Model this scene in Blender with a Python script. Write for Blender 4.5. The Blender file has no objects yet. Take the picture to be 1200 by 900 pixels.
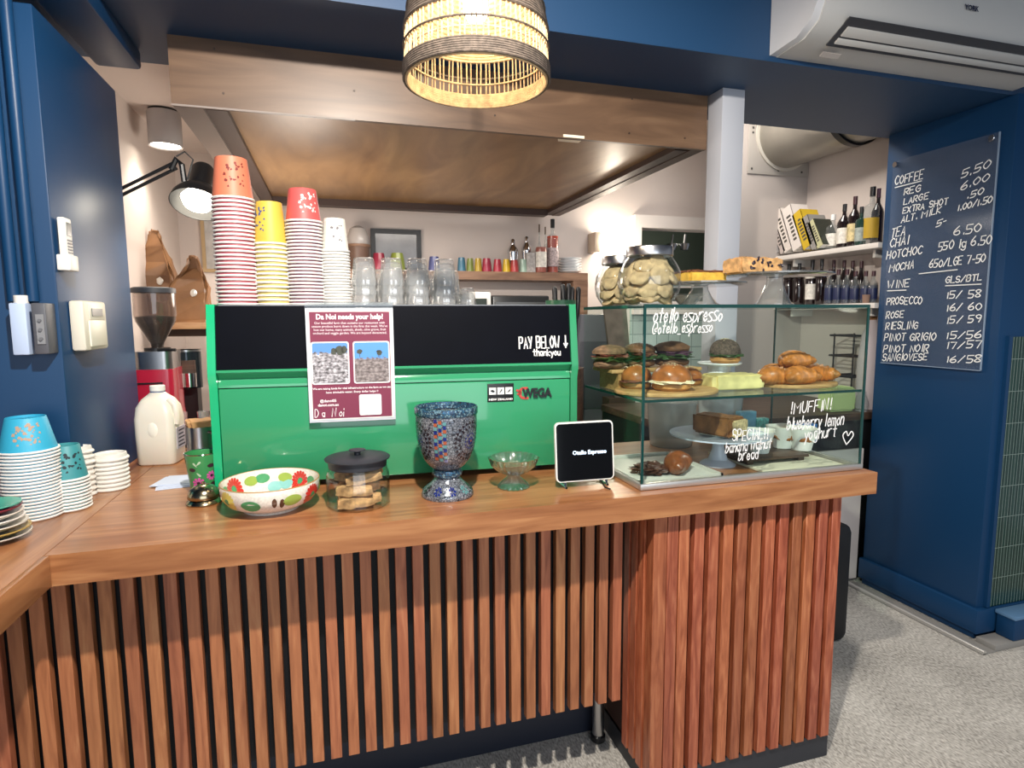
import bpy, bmesh, math, random
from math import sin, cos, pi, radians as RAD
from mathutils import Vector, Matrix, Euler

# ------------------------------------------------------------------ camera, world, lights
SC = bpy.context.scene
COL = SC.collection
FPX, YAW, PIT, ROLL, CAMZ = 698.7, 0.288126, 0.110753, -0.005751, 1.5
_f = Vector((sin(YAW)*cos(PIT), cos(YAW)*cos(PIT), -sin(PIT)))
_r = Vector((cos(YAW), -sin(YAW), 0)); _u = _r.cross(_f)
CR = _r*cos(ROLL) + _u*sin(ROLL); CU = -_r*sin(ROLL) + _u*cos(ROLL); CF = _f
cam = bpy.data.objects.new('camera', bpy.data.cameras.new('camera'))
COL.objects.link(cam)
cam.data.sensor_width = 36; cam.data.lens = FPX/1200*36; cam.data.clip_start = .05
cam.matrix_world = Matrix(((CR.x, CU.x, -CF.x, 0), (CR.y, CU.y, -CF.y, 0), (CR.z, CU.z, -CF.z, CAMZ), (0, 0, 0, 1)))
SC.camera = cam
SC.view_settings.view_transform = 'Standard'; SC.view_settings.look = 'None'
SC.view_settings.gamma = 1; SC.view_settings.use_curve_mapping = False
SC.view_settings.exposure = 0.7
SC.cycles.transparent_max_bounces = 32

w = bpy.data.worlds.new('world'); SC.world = w; w.use_nodes = True
w.node_tree.nodes['Background'].inputs[0].default_value = (.80, .87, 1, 1)
w.node_tree.nodes['Background'].inputs[1].default_value = .22

def light(name, kind, loc, energy, color=(1, 1, 1), size=.1, aim=None, spot=None, sy=None, blend=.3):
    d = bpy.data.lights.new(name, kind); d.energy = energy; d.color = color
    if kind == 'AREA':
        d.size = size
        if sy: d.shape = 'RECTANGLE'; d.size_y = sy
    else: d.shadow_soft_size = size
    if kind == 'SPOT': d.spot_size = spot; d.spot_blend = blend
    o = bpy.data.objects.new(name, d); COL.objects.link(o); o.location = loc
    if aim: o.rotation_euler = (Vector(aim)-Vector(loc)).to_track_quat('-Z', 'Y').to_euler()
    return o
# daylight from the street-side window behind the viewer, a ceiling lamp over the customers, added kitchen fill lights
light('street_window_light', 'AREA', (.2, -2.6, 1.7), 40, (.84, .92, 1), 3.4, (.3, 2, 1.3), sy=2.2)
light('customer_ceiling_lamp', 'SPOT', (.10, .42, 2.62), 150, (1, .92, .82), .03, (.35, 1.7, .6), spot=RAD(140), blend=.45)
light('customer_ceiling_lamp_right', 'SPOT', (2.2, .35, 2.62), 45, (1, .95, .9), .05, (2.2, .9, 0), spot=RAD(110), blend=.7)
light('added_kitchen_fill_right', 'AREA', (2.15, 2.95, 2.90), 12, (1, .93, .85), .5, (2.15, 2.95, 0), sy=.5)  # added fill light below the high kitchen ceiling, no fixture there
light('added_kitchen_fill_left', 'POINT', (-.12, 3.25, 1.72), 11, (1, .88, .76), .2)  # added unseen fill behind the cups, brightens the left kitchen wall
light('added_kitchen_fill_back', 'AREA', (.6, 3.3, 2.19), 8, (1, .93, .85), .9, (.6, 3.3, 0), sy=.5)  # added unseen fill light below the hood, no fixture there

# ------------------------------------------------------------------ pixel helpers: where the photograph's sight lines meet a plane
def _ray(x, y): return CR*((x-600)/FPX) - CU*((y-450)/FPX) + CF
def onz(x, y, z): d = _ray(x, y); return Vector((0, 0, CAMZ)) + d*((z-CAMZ)/d.z)
def ony(x, y, Y): d = _ray(x, y); return Vector((0, 0, CAMZ)) + d*(Y/d.y)
def onx(x, y, X): d = _ray(x, y); return Vector((0, 0, CAMZ)) + d*(X/d.x)
def dist(P): return (Vector(P)-Vector((0, 0, CAMZ))).dot(CF)/FPX      # metres per pixel at P

# ------------------------------------------------------------------ materials
MATS = {}
def lin(c):
    if isinstance(c, str):
        c = [int(c[i:i+2], 16)/255 for i in (0, 2, 4)]
        c = [v/12.92 if v <= .04045 else ((v+.055)/1.055)**2.4 for v in c]
    return (c[0], c[1], c[2], 1)
def _new(name):
    m = bpy.data.materials.new(name); m.use_nodes = True
    return m, m.node_tree, m.node_tree.nodes['Principled BSDF']
def nd(t, kind, **kw):
    n = t.nodes.new(kind)
    for k, v in kw.items():
        if k in n.inputs: n.inputs[k].default_value = v
        else: setattr(n, k, v)
    return n
def ramp(t, fac, stops, interp='LINEAR'):
    r = nd(t, 'ShaderNodeValToRGB'); r.color_ramp.interpolation = interp
    e = r.color_ramp.elements
    while len(e) < len(stops): e.new(.5)
    for k, (p, c) in zip(e, stops): k.position = p; k.color = lin(c)
    t.links.new(fac, r.inputs[0]); return r.outputs[0]
def mat(name, col, rough=.5, metal=0, coat=0, var=None, bump=None, emit=0, rnd=0, trans=0, sss=0):
    if name in MATS: return MATS[name]
    m, t, b = _new(name); c = lin(col)
    b.inputs['Base Color'].default_value = c; b.inputs['Roughness'].default_value = rough; b.inputs['Metallic'].default_value = metal
    b.inputs['Coat Weight'].default_value = coat; b.inputs['Transmission Weight'].default_value = trans
    if sss: b.inputs['Subsurface Weight'].default_value = sss; b.inputs['Subsurface Radius'].default_value = (.01, .006, .004)
    if emit: b.inputs['Emission Color'].default_value = c; b.inputs['Emission Strength'].default_value = emit
    tc = nd(t, 'ShaderNodeTexCoord').outputs['Object']
    src = None
    if var:
        n = nd(t, 'ShaderNodeTexNoise', Scale=var[0], Detail=4); t.links.new(tc, n.inputs['Vector'])
        mr = nd(t, 'ShaderNodeMapRange'); mr.inputs[1].default_value = .3; mr.inputs[2].default_value = .7
        mr.inputs[3].default_value = 1-var[1]; mr.inputs[4].default_value = 1+var[1]; t.links.new(n.outputs[0], mr.inputs[0]); src = mr.outputs[0]
    if rnd:
        oi = nd(t, 'ShaderNodeObjectInfo'); mr = nd(t, 'ShaderNodeMapRange'); mr.inputs[3].default_value = 1-rnd; mr.inputs[4].default_value = 1+rnd
        t.links.new(oi.outputs['Random'], mr.inputs[0])
        if src:
            mm = nd(t, 'ShaderNodeMath', operation='MULTIPLY'); t.links.new(src, mm.inputs[0]); t.links.new(mr.outputs[0], mm.inputs[1]); src = mm.outputs[0]
        else: src = mr.outputs[0]
    if src:
        mx = nd(t, 'ShaderNodeVectorMath', operation='SCALE'); mx.inputs[0].default_value = c[:3]; t.links.new(src, mx.inputs['Scale'])
        t.links.new(mx.outputs[0], b.inputs['Base Color'])
    if bump:
        n = nd(t, 'ShaderNodeTexNoise', Scale=bump[0], Detail=4); t.links.new(tc, n.inputs['Vector'])
        bp = nd(t, 'ShaderNodeBump', Strength=bump[1], Distance=.002); t.links.new(n.outputs[0], bp.inputs['Height']); t.links.new(bp.outputs[0], b.inputs['Normal'])
    MATS[name] = m; return m
def wood(name, stops, scale=(3, 30, 30), rough=.4, coat=0, rnd=0, dist_=1.5):
    m, t, b = _new(name); b.inputs['Roughness'].default_value = rough; b.inputs['Coat Weight'].default_value = coat; b.inputs['Coat Roughness'].default_value = .15
    tc = nd(t, 'ShaderNodeTexCoord').outputs['Object']
    mp = nd(t, 'ShaderNodeMapping'); mp.inputs['Scale'].default_value = scale; t.links.new(tc, mp.inputs[0])
    oi = nd(t, 'ShaderNodeObjectInfo')
    n = nd(t, 'ShaderNodeTexNoise', noise_dimensions='4D', Scale=1, Detail=6, Distortion=dist_)
    sc = nd(t, 'ShaderNodeMath', operation='MULTIPLY'); sc.inputs[1].default_value = 37; t.links.new(oi.outputs['Random'], sc.inputs[0])
    t.links.new(mp.outputs[0], n.inputs['Vector']); t.links.new(sc.outputs[0], n.inputs['W'])
    fac = n.outputs[0]
    col = ramp(t, fac, stops)
    if rnd:
        hs = nd(t, 'ShaderNodeHueSaturation'); mr = nd(t, 'ShaderNodeMapRange'); mr.inputs[3].default_value = 1-rnd; mr.inputs[4].default_value = 1+rnd
        t.links.new(oi.outputs['Random'], mr.inputs[0]); t.links.new(mr.outputs[0], hs.inputs['Value'])
        wn = nd(t, 'ShaderNodeTexWhiteNoise', noise_dimensions='1D'); t.links.new(oi.outputs['Random'], wn.inputs['W'])
        m2 = nd(t, 'ShaderNodeMapRange'); m2.inputs[3].default_value = .495; m2.inputs[4].default_value = .510; t.links.new(wn.outputs[0], m2.inputs[0]); t.links.new(m2.outputs[0], hs.inputs['Hue'])
        t.links.new(col, hs.inputs['Color']); col = hs.outputs[0]
    t.links.new(col, b.inputs['Base Color'])
    bp = nd(t, 'ShaderNodeBump', Strength=.15, Distance=.001); t.links.new(fac, bp.inputs['Height']); t.links.new(bp.outputs[0], b.inputs['Normal'])
    MATS[name] = m; return m
def glass(name, tint=(.9, .97, .94), rough=.0, gloss=1.0, haze=0, hazecol=(.8, .85, .85), ior=1.5):
    m = bpy.data.materials.new(name); m.use_nodes = True; t = m.node_tree; t.nodes.clear()
    out = nd(t, 'ShaderNodeOutputMaterial'); tr = nd(t, 'ShaderNodeBsdfTransparent'); tr.inputs[0].default_value = (*tint, 1)
    gl = nd(t, 'ShaderNodeBsdfGlossy', Roughness=rough); 
    ge = nd(t, 'ShaderNodeNewGeometry'); dt = nd(t, 'ShaderNodeVectorMath', operation='DOT_PRODUCT'); t.links.new(ge.outputs['Normal'], dt.inputs[0]); t.links.new(ge.outputs['Incoming'], dt.inputs[1])
    ab = nd(t, 'ShaderNodeMath', operation='ABSOLUTE'); t.links.new(dt.outputs['Value'], ab.inputs[0]); om = nd(t, 'ShaderNodeMath', operation='SUBTRACT'); om.inputs[0].default_value = 1; t.links.new(ab.outputs[0], om.inputs[1])
    pw = nd(t, 'ShaderNodeMath', operation='POWER'); pw.inputs[1].default_value = 5; t.links.new(om.outputs[0], pw.inputs[0]); fr = nd(t, 'ShaderNodeMath', operation='MULTIPLY_ADD'); fr.inputs[1].default_value = .96; fr.inputs[2].default_value = .04; t.links.new(pw.outputs[0], fr.inputs[0])
    base = tr.outputs[0]
    if haze:
        df = nd(t, 'ShaderNodeBsdfDiffuse'); df.inputs[0].default_value = (*hazecol, 1)
        mh = nd(t, 'ShaderNodeMixShader'); mh.inputs[0].default_value = haze; t.links.new(base, mh.inputs[1]); t.links.new(df.outputs[0], mh.inputs[2]); base = mh.outputs[0]
    mu = nd(t, 'ShaderNodeMath', operation='MULTIPLY', use_clamp=True); mu.inputs[1].default_value = gloss; t.links.new(fr.outputs[0], mu.inputs[0])
    mx = nd(t, 'ShaderNodeMixShader'); t.links.new(mu.outputs[0], mx.inputs[0]); t.links.new(base, mx.inputs[1]); t.links.new(gl.outputs[0], mx.inputs[2])
    t.links.new(mx.outputs[0], out.inputs[0]); MATS[name] = m; return m
def carpet():
    m, t, b = _new('carpet'); b.inputs['Roughness'].default_value = .95; b.inputs['Specular IOR Level'].default_value = .1
    tc = nd(t, 'ShaderNodeTexCoord').outputs['Object']
    mp = nd(t, 'ShaderNodeMapping'); mp.inputs['Scale'].default_value = (170, 60, 1); mp.inputs['Rotation'].default_value = (0, 0, .3); t.links.new(tc, mp.inputs[0])
    n = nd(t, 'ShaderNodeTexNoise', Scale=1, Detail=3); t.links.new(mp.outputs[0], n.inputs[0])
    n2 = nd(t, 'ShaderNodeTexNoise', Scale=3, Detail=3); t.links.new(tc, n2.inputs[0])
    ad = nd(t, 'ShaderNodeMath', operation='MULTIPLY_ADD'); ad.inputs[1].default_value = .35; t.links.new(n2.outputs[0], ad.inputs[0]); t.links.new(n.outputs[0], ad.inputs[2])
    c = ramp(t, ad.outputs[0], [(.45, '827e78'), (.65, 'b4b0a8'), (.9, 'dedad2')]); t.links.new(c, b.inputs['Base Color'])
    bp = nd(t, 'ShaderNodeBump', Strength=.6, Distance=.003); t.links.new(n.outputs[0], bp.inputs['Height']); t.links.new(bp.outputs[0], b.inputs['Normal'])
    MATS['carpet'] = m; return m
def tiles(name, c, grout, wx, wz, rough=.3, gap=.012, rot=None, offset=0):
    m, t, b = _new(name); b.inputs['Roughness'].default_value = rough
    tc = nd(t, 'ShaderNodeTexCoord').outputs['Object']; sx = nd(t, 'ShaderNodeSeparateXYZ'); t.links.new(tc, sx.inputs[0])
    ax = nd(t, 'ShaderNodeMath', operation='ADD'); t.links.new(sx.outputs[0], ax.inputs[0]); t.links.new(sx.outputs[1], ax.inputs[1])
    cb = nd(t, 'ShaderNodeCombineXYZ'); t.links.new(ax.outputs[0], cb.inputs[0]); t.links.new(sx.outputs[2], cb.inputs[1])
    br = nd(t, 'ShaderNodeTexBrick', offset=offset, squash=1); br.inputs['Scale'].default_value = 1
    br.inputs['Brick Width'].default_value = wx; br.inputs['Row Height'].default_value = wz; br.inputs['Mortar Size'].default_value = gap
    br.inputs['Color1'].default_value = lin(c); br.inputs['Color2'].default_value = tuple(v*.8 for v in lin(c)[:3])+(1,); br.inputs['Mortar'].default_value = lin(grout)
    t.links.new(cb.outputs[0], br.inputs[0]); t.links.new(br.outputs[0], b.inputs['Base Color']); MATS[name] = m; return m

navy = mat('navy_gloss_paint', '123a60', .40, bump=(25, .06)); navy.node_tree.nodes['Principled BSDF'].inputs['Specular IOR Level'].default_value = .3
navy_matt = mat('navy_paint', '163c60', .5, bump=(40, .05))
white_wall = mat('white_wall_paint', 'd8cdc6', .7, bump=(30, .05)); grey_wall = mat('grey_wall_paint', 'b3aaa4', .7)
carpet_m = carpet()
top_wood = wood('counter_wood', [(.3, '8a5634'), (.5, 'a56e46'), (.7, 'ba8558')], (2.2, 26, 26), .28, .25)
top_wood_y = wood('counter_wood_return', [(.3, '8a5634'), (.5, 'a56e46'), (.7, 'ba8558')], (26, 2.2, 26), .28, .25)
slat_wood = wood('slat_wood', [(.3, '8a4e33'), (.48, 'a76544'), (.56, 'b06c49'), (.75, 'c4875f')], (38, 38, 3.2), .42, .1, rnd=.15)
slat_red = wood('red_slat_wood', [(.3, '843f28'), (.48, 'a2563a'), (.56, 'ad6042'), (.75, 'c27a57')], (34, 34, 3.5), .38, .1, rnd=.17, dist_=2.5)
ply = wood('plywood', [(.3, '543f2f'), (.5, '684f3b'), (.7, '7c614a')], (1.6, 9, 9), .4, .1)
ply_gloss = wood('varnished_plywood', [(.3, '7d5d3c'), (.5, '96734c'), (.7, 'ab875c')], (5, 1.3, 5), .36, 0)
shelf_wood = wood('shelf_wood', [(.3, '6e5140'), (.5, '83644f'), (.7, '97775f')], (3, 25, 25), .5)
board_wood = wood('board_wood', [(.3, 'a37a4a'), (.5, 'bd955f'), (.7, 'cda873')], (6, 40, 40), .5)
dark_wood = wood('dark_wood', [(.3, '34261e'), (.5, '4a372b'), (.7, '5d4637')], (3, 25, 25), .5)
black = mat('black_plastic', '141518', .4); soft_black = mat('matt_black', '0d0f14', .6); charcoal = mat('charcoal_board', '2c2f36', .5)
black_gloss = mat('black_panel', '080a12', .5, var=(8, .15)); black_gloss.node_tree.nodes['Principled BSDF'].inputs['Specular IOR Level'].default_value = .06
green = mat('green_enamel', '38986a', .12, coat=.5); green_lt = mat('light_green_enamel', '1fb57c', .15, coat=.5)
white = mat('white_plastic', 'e8e6e0', .4); offwhite = mat('cream_plastic', 'd9d4c4', .4); chalk = mat('white_paint_pen', 'f4f4f2', .7)
porcelain = mat('white_porcelain', 'eef0f2', .15, coat=.3); blue_white = mat('cool_white_glaze', 'd5dcef', .12, coat=.4)
steel = mat('brushed_steel', 'b9b9bb', .28, 1, bump=(60, .05)); chrome = mat('chrome', 'd8d8da', .08, 1); dull_steel = mat('dull_steel', '8b8a8a', .4, 1)
brass = mat('aged_silver', 'b0a384', .2, 1)
pane = glass('case_glass', (.93, .975, .955), gloss=.55); edge = mat('glass_edge', '0f3b38', .1, coat=.5)
jar_glass = glass('jar_glass', (.95, .97, .97), .02, 1.3); cup_glass = glass('tumbler_glass', (.96, .97, .97), .06, 3.0, haze=.13, hazecol=(.9, .9, .9))
cut_glass = glass('pressed_glass', (.90, .93, .92), .02, 4.5, haze=.015)
paper_w = mat('white_paper', 'eeece8', .8); kraft = mat('kraft_paper', '86603f', .4, bump=(15, .5), var=(6, .25))
brown_baked = mat('baked_brown', 'a8682f', .5, var=(22, .45), bump=(60, .4)); crust = mat('glossy_crust', 'a3612f', .3, var=(25, .4), coat=.2)
crumb = mat('cookie_crumb', 'b8a27a', .85, var=(40, .3), bump=(90, .8)); choc = mat('chocolate_pastry', '4a2d22', .45, var=(30, .4), bump=(80, .5))
leaf_m = mat('salad_leaf', '2f4a23', .5, var=(40, .5)); ham = mat('filling', '7a4438', .5, var=(30, .4)); cream = mat('cream_filling', 'efe4c4', .5)
# ------------------------------------------------------------------ mesh builder
class MB:
    def __init__(s): s.v = []; s.f = []; s.m = []; s.mi = 0
    def add(s, vs, fs, T=None):
        o = len(s.v)
        s.v += [tuple(T @ Vector(v)) if T else tuple(v) for v in vs]
        s.f += [tuple(i+o for i in f) for f in fs]; s.m += [s.mi]*len(fs); return s
    def box(s, x0, x1, y0, y1, z0, z1, bev=0, T=None, seg=2):
        if not bev:
            vs = [(x, y, z) for x in (x0, x1) for y in (y0, y1) for z in (z0, z1)]
            return s.add(vs, [(0, 1, 3, 2), (4, 6, 7, 5), (0, 4, 5, 1), (2, 3, 7, 6), (0, 2, 6, 4), (1, 5, 7, 3)], T)
        b = bmesh.new(); bmesh.ops.create_cube(b, size=1)
        for v in b.verts: v.co = ((x0+x1)/2+v.co.x*(x1-x0), (y0+y1)/2+v.co.y*(y1-y0), (z0+z1)/2+v.co.z*(z1-z0))
        bmesh.ops.bevel(b, geom=list(b.edges), offset=bev, segments=seg, affect='EDGES', profile=.5)
        return s.bm(b, T)
    def bm(s, b, T=None):
        b.verts.ensure_lookup_table(); b.verts.index_update()
        s.add([v.co.copy() for v in b.verts], [[v.index for v in f.verts] for f in b.faces], T); b.free(); return s
    def lathe(s, prof, c=(0, 0, 0), seg=32, T=None, wob=None):
        vs = []; fs = []; n = len(prof)
        for i in range(seg):
            a = 2*pi*i/seg
            for j, (r, z) in enumerate(prof):
                k = r*(wob(a, j) if wob else 1)
                vs.append((c[0]+k*cos(a), c[1]+k*sin(a), c[2]+z))
        for i in range(seg):
            for j in range(n-1):
                a, b = i*n+j, ((i+1) % seg)*n+j
                q = [a, b, b+1, a+1]
                if prof[j][0] < 1e-6: q = [a, b+1, a+1]
                elif prof[j+1][0] < 1e-6: q = [a, b, a+1]
                fs.append(q)
        return s.add(vs, fs, T)
    def cyl(s, c, r, h, seg=24, r2=None, T=None, bev=0):
        r2 = r if r2 is None else r2
        p = [(0, 0), (r-bev, 0)] + ([(r, bev), (r2, h-bev)] if bev else [(r2, h)]) + ([(r2-bev, h)] if bev else []) + [(0, h)]
        if not bev: p = [(0, 0), (r, 0), (r2, h), (0, h)]
        return s.lathe(p, c, seg, T)
    def tube(s, pts, r, seg=8, closed=False, T=None, caps=True):
        pts = [Vector(p) for p in pts]; n = len(pts); vs = []; fs = []
        rr = r if isinstance(r, (list, tuple)) else [r]*n
        up = None
        for i, p in enumerate(pts):
            a = pts[i-1] if (i or closed) else p; b = pts[(i+1) % n] if (i < n-1 or closed) else p
            t = (b-a).normalized() if (b-a).length > 1e-9 else Vector((0, 0, 1))
            if up is None: up = t.orthogonal().normalized()
            up = (up-t*up.dot(t)); up = up.normalized() if up.length > 1e-6 else t.orthogonal().normalized()
            w_ = t.cross(up)
            for k in range(seg):
                an = 2*pi*k/seg; vs.append(p+(up*cos(an)+w_*sin(an))*rr[i])
        for i in range(n if closed else n-1):
            for k in range(seg):
                a = i*seg+k; b = i*seg+(k+1) % seg; j = ((i+1) % n)*seg
                fs.append((a, b, j+(k+1) % seg, j+k))
        if caps and not closed: fs += [tuple(range(seg))[::-1], tuple((n-1)*seg+k for k in range(seg))]
        return s.add(vs, fs, T)
    def prism(s, poly, h, T=None):                       # poly in xy, extruded along z 0..h
        n = len(poly)
        vs = [(x, y, 0) for x, y in poly]+[(x, y, h) for x, y in poly]
        return s.add(vs, [tuple(range(n))[::-1], tuple(range(n, 2*n))]+[(i, (i+1) % n, n+(i+1) % n, n+i) for i in range(n)], T)
    def blob(s, c, rad, seed=0, amp=.08, sub=3, freq=2.2, T=None, flat=None):
        b = bmesh.new(); bmesh.ops.create_icosphere(b, subdivisions=sub, radius=1)
        from mathutils import noise
        o = Vector((seed*7.3, seed*3.1, seed*1.7))
        for v in b.verts:
            k = 1+amp*noise.noise(v.co*freq+o)+amp*.5*noise.noise(v.co*freq*2.7+o)
            co = v.co*k
            if flat is not None and co.z < flat: co.z = flat
            v.co = (c[0]+co.x*rad[0], c[1]+co.y*rad[1], c[2]+co.z*rad[2])
        return s.bm(b, T)
    def build(s, name, m, parent=None, loc=None, flat=False, ang=38):
        me = bpy.data.meshes.new(name); me.from_pydata(s.v, [], s.f); me.update()
        for k in (m if isinstance(m, (list, tuple)) else [m]): me.materials.append(k)
        b = bmesh.new(); b.from_mesh(me); bmesh.ops.recalc_face_normals(b, faces=b.faces[:]); b.to_mesh(me); b.free()
        me.polygons.foreach_set('material_index', s.m)
        me.polygons.foreach_set('use_smooth', [not flat]*len(me.polygons))
        if not flat: me.set_sharp_from_angle(angle=RAD(ang))
        o = bpy.data.objects.new(name, me); COL.objects.link(o)
        if parent: o.parent = parent
        if loc: o.location = loc
        return o
def tag(o, label=None, cat=None, group=None, kind=None):
    for k, v in (('label', label), ('category', cat), ('group', group), ('kind', kind)):
        if v: o[k] = v
    return o
def thing(name, label, cat, loc=(0, 0, 0), rz=0, group=None):
    o = bpy.data.objects.new(name, None); COL.objects.link(o); o.location = loc; o.rotation_euler = (0, 0, rz); o.empty_display_size = .05
    return tag(o, label, cat, group)
def one(mb, name, m, label, cat, loc=(0, 0, 0), rz=0, group=None, **k):
    o = mb.build(name, m, None, loc, **k); o.rotation_euler = (0, 0, rz); return tag(o, label, cat, group)
def struct(mb, name, m, **k): return tag(mb.build(name, m, **k), kind='structure')
def dup(root, loc, rz=None, label=None, group=None):
    r = root.copy(); COL.objects.link(r); r.location = loc
    if rz is not None: r.rotation_euler = (0, 0, rz)
    tag(r, label, None, group)
    for ch in list(root.children):
        c = ch.copy(); COL.objects.link(c); c.parent = r
        for g in ch.children:
            d = g.copy(); COL.objects.link(d); d.parent = c
    return r
def frame_T(o, u, v):                                     # local x->u, y->v, z->u x v, origin o
    u = Vector(u).normalized(); v = Vector(v).normalized(); n = u.cross(v)
    return Matrix(((u.x, v.x, n.x, o[0]), (u.y, v.y, n.y, o[1]), (u.z, v.z, n.z, o[2]), (0, 0, 0, 1)))
def rrect(x0, x1, y0, y1, r, n=5):
    p = []
    for cx, cy, a in ((x1-r, y0+r, -90), (x1-r, y1-r, 0), (x0+r, y1-r, 90), (x0+r, y0+r, 180)):
        p += [(cx+r*cos(RAD(a+90*k/n)), cy+r*sin(RAD(a+90*k/n))) for k in range(n+1)]
    return p
# ------------------------------------------------------------------ lettering
G = {'A': '022842|1434', 'B': '0208|~0838473505|~0545433202', 'C': '~472806042243', 'D': '0208|~082846442202', 'E': '48080242|0535', 'F': '480802|0535',
 'G': '~472806042243|434525', 'H': '0208|4248|0545', 'I': '2228', 'K': '0208|480542', 'L': '080242', 'M': '0208254842', 'N': '02084248', 'O': '~28060422444628',
 'P': '0208|~0838473505', 'R': '0208|~0838473505|1542', 'S': '~4728071535432203', 'T': '0848|2822', 'U': '~0804224448', 'V': '082248', 'W': '0812253248', 'X': '0248|0842',
 'Y': '0825|4822', 'Z': '08480242', '0': '~28060422444628', '1': '172822', '2': '~07284702|0242', '3': '~0838472535433202', '4': '3238 0444'.replace(' ', '|'), '5': '480805|~0535443202', '6': '~38050322433504', '7': '084822', '8': '~250728472503224325', '9': '~46250728474532',
 '.': '2223', '/': '0248', '-': '0535', '_': '0141', '!': '2824|2223', '@': '~4346381806041232|~3524334435', 'a': '~4526052244|4642', 'b': '0802|~0426442202', 'd': '4842|~4426042242',
 'c': '~452605032243', 'e': '0444|~4426042243', 'f': '~473812|0636', 'g': '~4526052244|~46412001', 'h': '0802|~0426364442', 'i': '2622|2829', 'k': '0802|460442', 'l': '2822', 'm': '0602|~05162522|~25364542', 'n': '0602|~04264542',
 'o': '~2604224426', 'p': '0600|~0526442202', 'r': '0602|~042646', 's': '~461605433202', 't': '282232|0646', 'u': '~06032244|4642', 'w': '0612253246', 'y': '0623|4610',
 '*': '~22061826384622', '>': '2822|042244'}
def catmull(p, n=4):
    if len(p) < 3: return p
    q = [p[0]]+p+[p[-1]]; out = []
    for i in range(1, len(q)-2):
        a, b, c, d = q[i-1:i+3]
        for k in range(n):
            t = k/n
            out.append(tuple(.5*(2*b[j]+(c[j]-a[j])*t+(2*a[j]-5*b[j]+4*c[j]-d[j])*t*t+(3*b[j]-a[j]-3*c[j]+d[j])*t**3) for j in (0, 1)))
    return out+[p[-1]]
def script(mb, text, x, y, size, T, wd=.0016, slant=.1, asp=.62, seed=1, fit=None, gap=1.42, th=.0006):
    rnd = random.Random(seed); u = size/6; adv = u*4*asp*gap
    wf = [.5 if c in 'Il1.!i|' else 1.4 if c in 'MWmw@' else .7 if c in ' -' else 1 for c in text]; cum = [sum(wf[:k]) for k in range(len(wf))]
    if fit: adv = fit/max(.6, sum(wf)-1+1/gap)
    for k, ch in enumerate(text):
        cw = adv/gap/4*wf[k]
        if ch in G:
            jx, jy, js = rnd.uniform(-.06, .06)*adv, rnd.uniform(-.05, .05)*size, rnd.uniform(.93, 1.07)
            narrow = 1
            for st in G[ch].split('|'):
                sm = st[0] == '~'; st = st.lstrip('~')
                p = [(int(st[i]), int(st[i+1])) for i in range(0, len(st), 2)]
                if sm: p = catmull(p)
                q = []
                for a, b in p:
                    yy = (b-2)*u*js; q.append((x+cum[k]*adv+jx+a*cw+yy*slant, y+jy+yy))
                ribbon(mb, q, wd, T, th)
def ribbon(mb, q, wd, T, th=.0006):
    n = len(q); L = []; R_ = []
    for i in range(n):
        a = Vector(q[max(0, i-1)]); b = Vector(q[min(n-1, i+1)]); t = (b-a); t = t.normalized() if t.length > 1e-9 else Vector((1, 0)); nn = Vector((-t.y, t.x))*wd/2
        p = Vector(q[i])
        if i == 0: p = p-t*wd*.4
        if i == n-1: p = p+t*wd*.4
        L.append(p+nn); R_.append(p-nn)
    vs = [(p.x, p.y, th) for p in L+R_]+[(p.x, p.y, 0) for p in L+R_]; fs = []; m = 2*n
    for i in range(n-1):
        fs += [(i, n+i, n+i+1, i+1), (i, i+1, m+i+1, m+i), (n+i+1, n+i, m+n+i, m+n+i+1)]
    fs += [(0, m, m+n, n), (n-1, 2*n-1, m+2*n-1, m+n-1)]
    mb.add(vs, fs, T)
def typeset(name, text, size, m, parent, T, align='CENTER', ext=.0002, bold=0, shear=0, width=None):
    c = bpy.data.curves.new(name, 'FONT'); c.body = text; c.size = size; c.align_x = align; c.extrude = ext; c.offset = bold; c.shear = shear; c.resolution_u = 2
    o = bpy.data.objects.new('type', c); COL.objects.link(o)
    bpy.context.view_layer.update()
    me = bpy.data.meshes.new_from_object(o.evaluated_get(bpy.context.evaluated_depsgraph_get()))
    bpy.data.objects.remove(o); bpy.data.curves.remove(c)
    if width:
        xs = [v.co.x for v in me.vertices]; k = width/(max(xs)-min(xs))
        for v in me.vertices: v.co.x *= k
    me.transform(T); me.materials.clear(); me.materials.append(m)
    ob = bpy.data.objects.new(name, me); COL.objects.link(ob); ob.parent = parent; return ob
# ------------------------------------------------------------------ the room
struct(MB().box(-3, 4.6, -3.6, 5.6, -.1, 0), 'floor', carpet_m)
struct(MB().box(-3, 4.6, -3.6, 1.94, 3.0, 3.1), 'ceiling', navy_matt)
struct(MB().box(-2.2, -.706, 1.89, 2.5, 0, 2.30, .004), 'wall_left', navy)
struct(MB().box(-2.3, -2.2, -3.6, 1.89, 0, 3.0), 'wall_customer_left', navy_matt)
struct(MB().box(-3, 4.6, 1.94, 2.57, 2.43, 3.1), 'trim_1', navy_matt)              # the blue beam over the opening
struct(MB().box(2.80, 4.6, 1.91, 2.53, 0, 2.43, .006), 'wall_right', navy)
tl = ony(1172, 395, 1.9).z
struct(MB().box(2.862, 4.6, 1.898, 1.912, .155, tl), 'wall_right_tiles', tiles('green_finger_tile', '1f3d35', '8b9a92', .0185, .145, .2, .0011))
struct(MB().box(2.842, 2.862, 1.893, 1.912, .155, tl+.004), 'trim_3', navy)
struct(MB().box(2.782, 4.6, 1.888, 2.54, .035, .15, .006), 'baseboard_right', navy)
b = MB(); b.tube([(2.715, 1.80, .008), (2.715, 2.54, .008)], .011, 10)
struct(b, 'trim_2', mat('aluminium_bar', 'd2d0cb', .3, .6))
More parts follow.
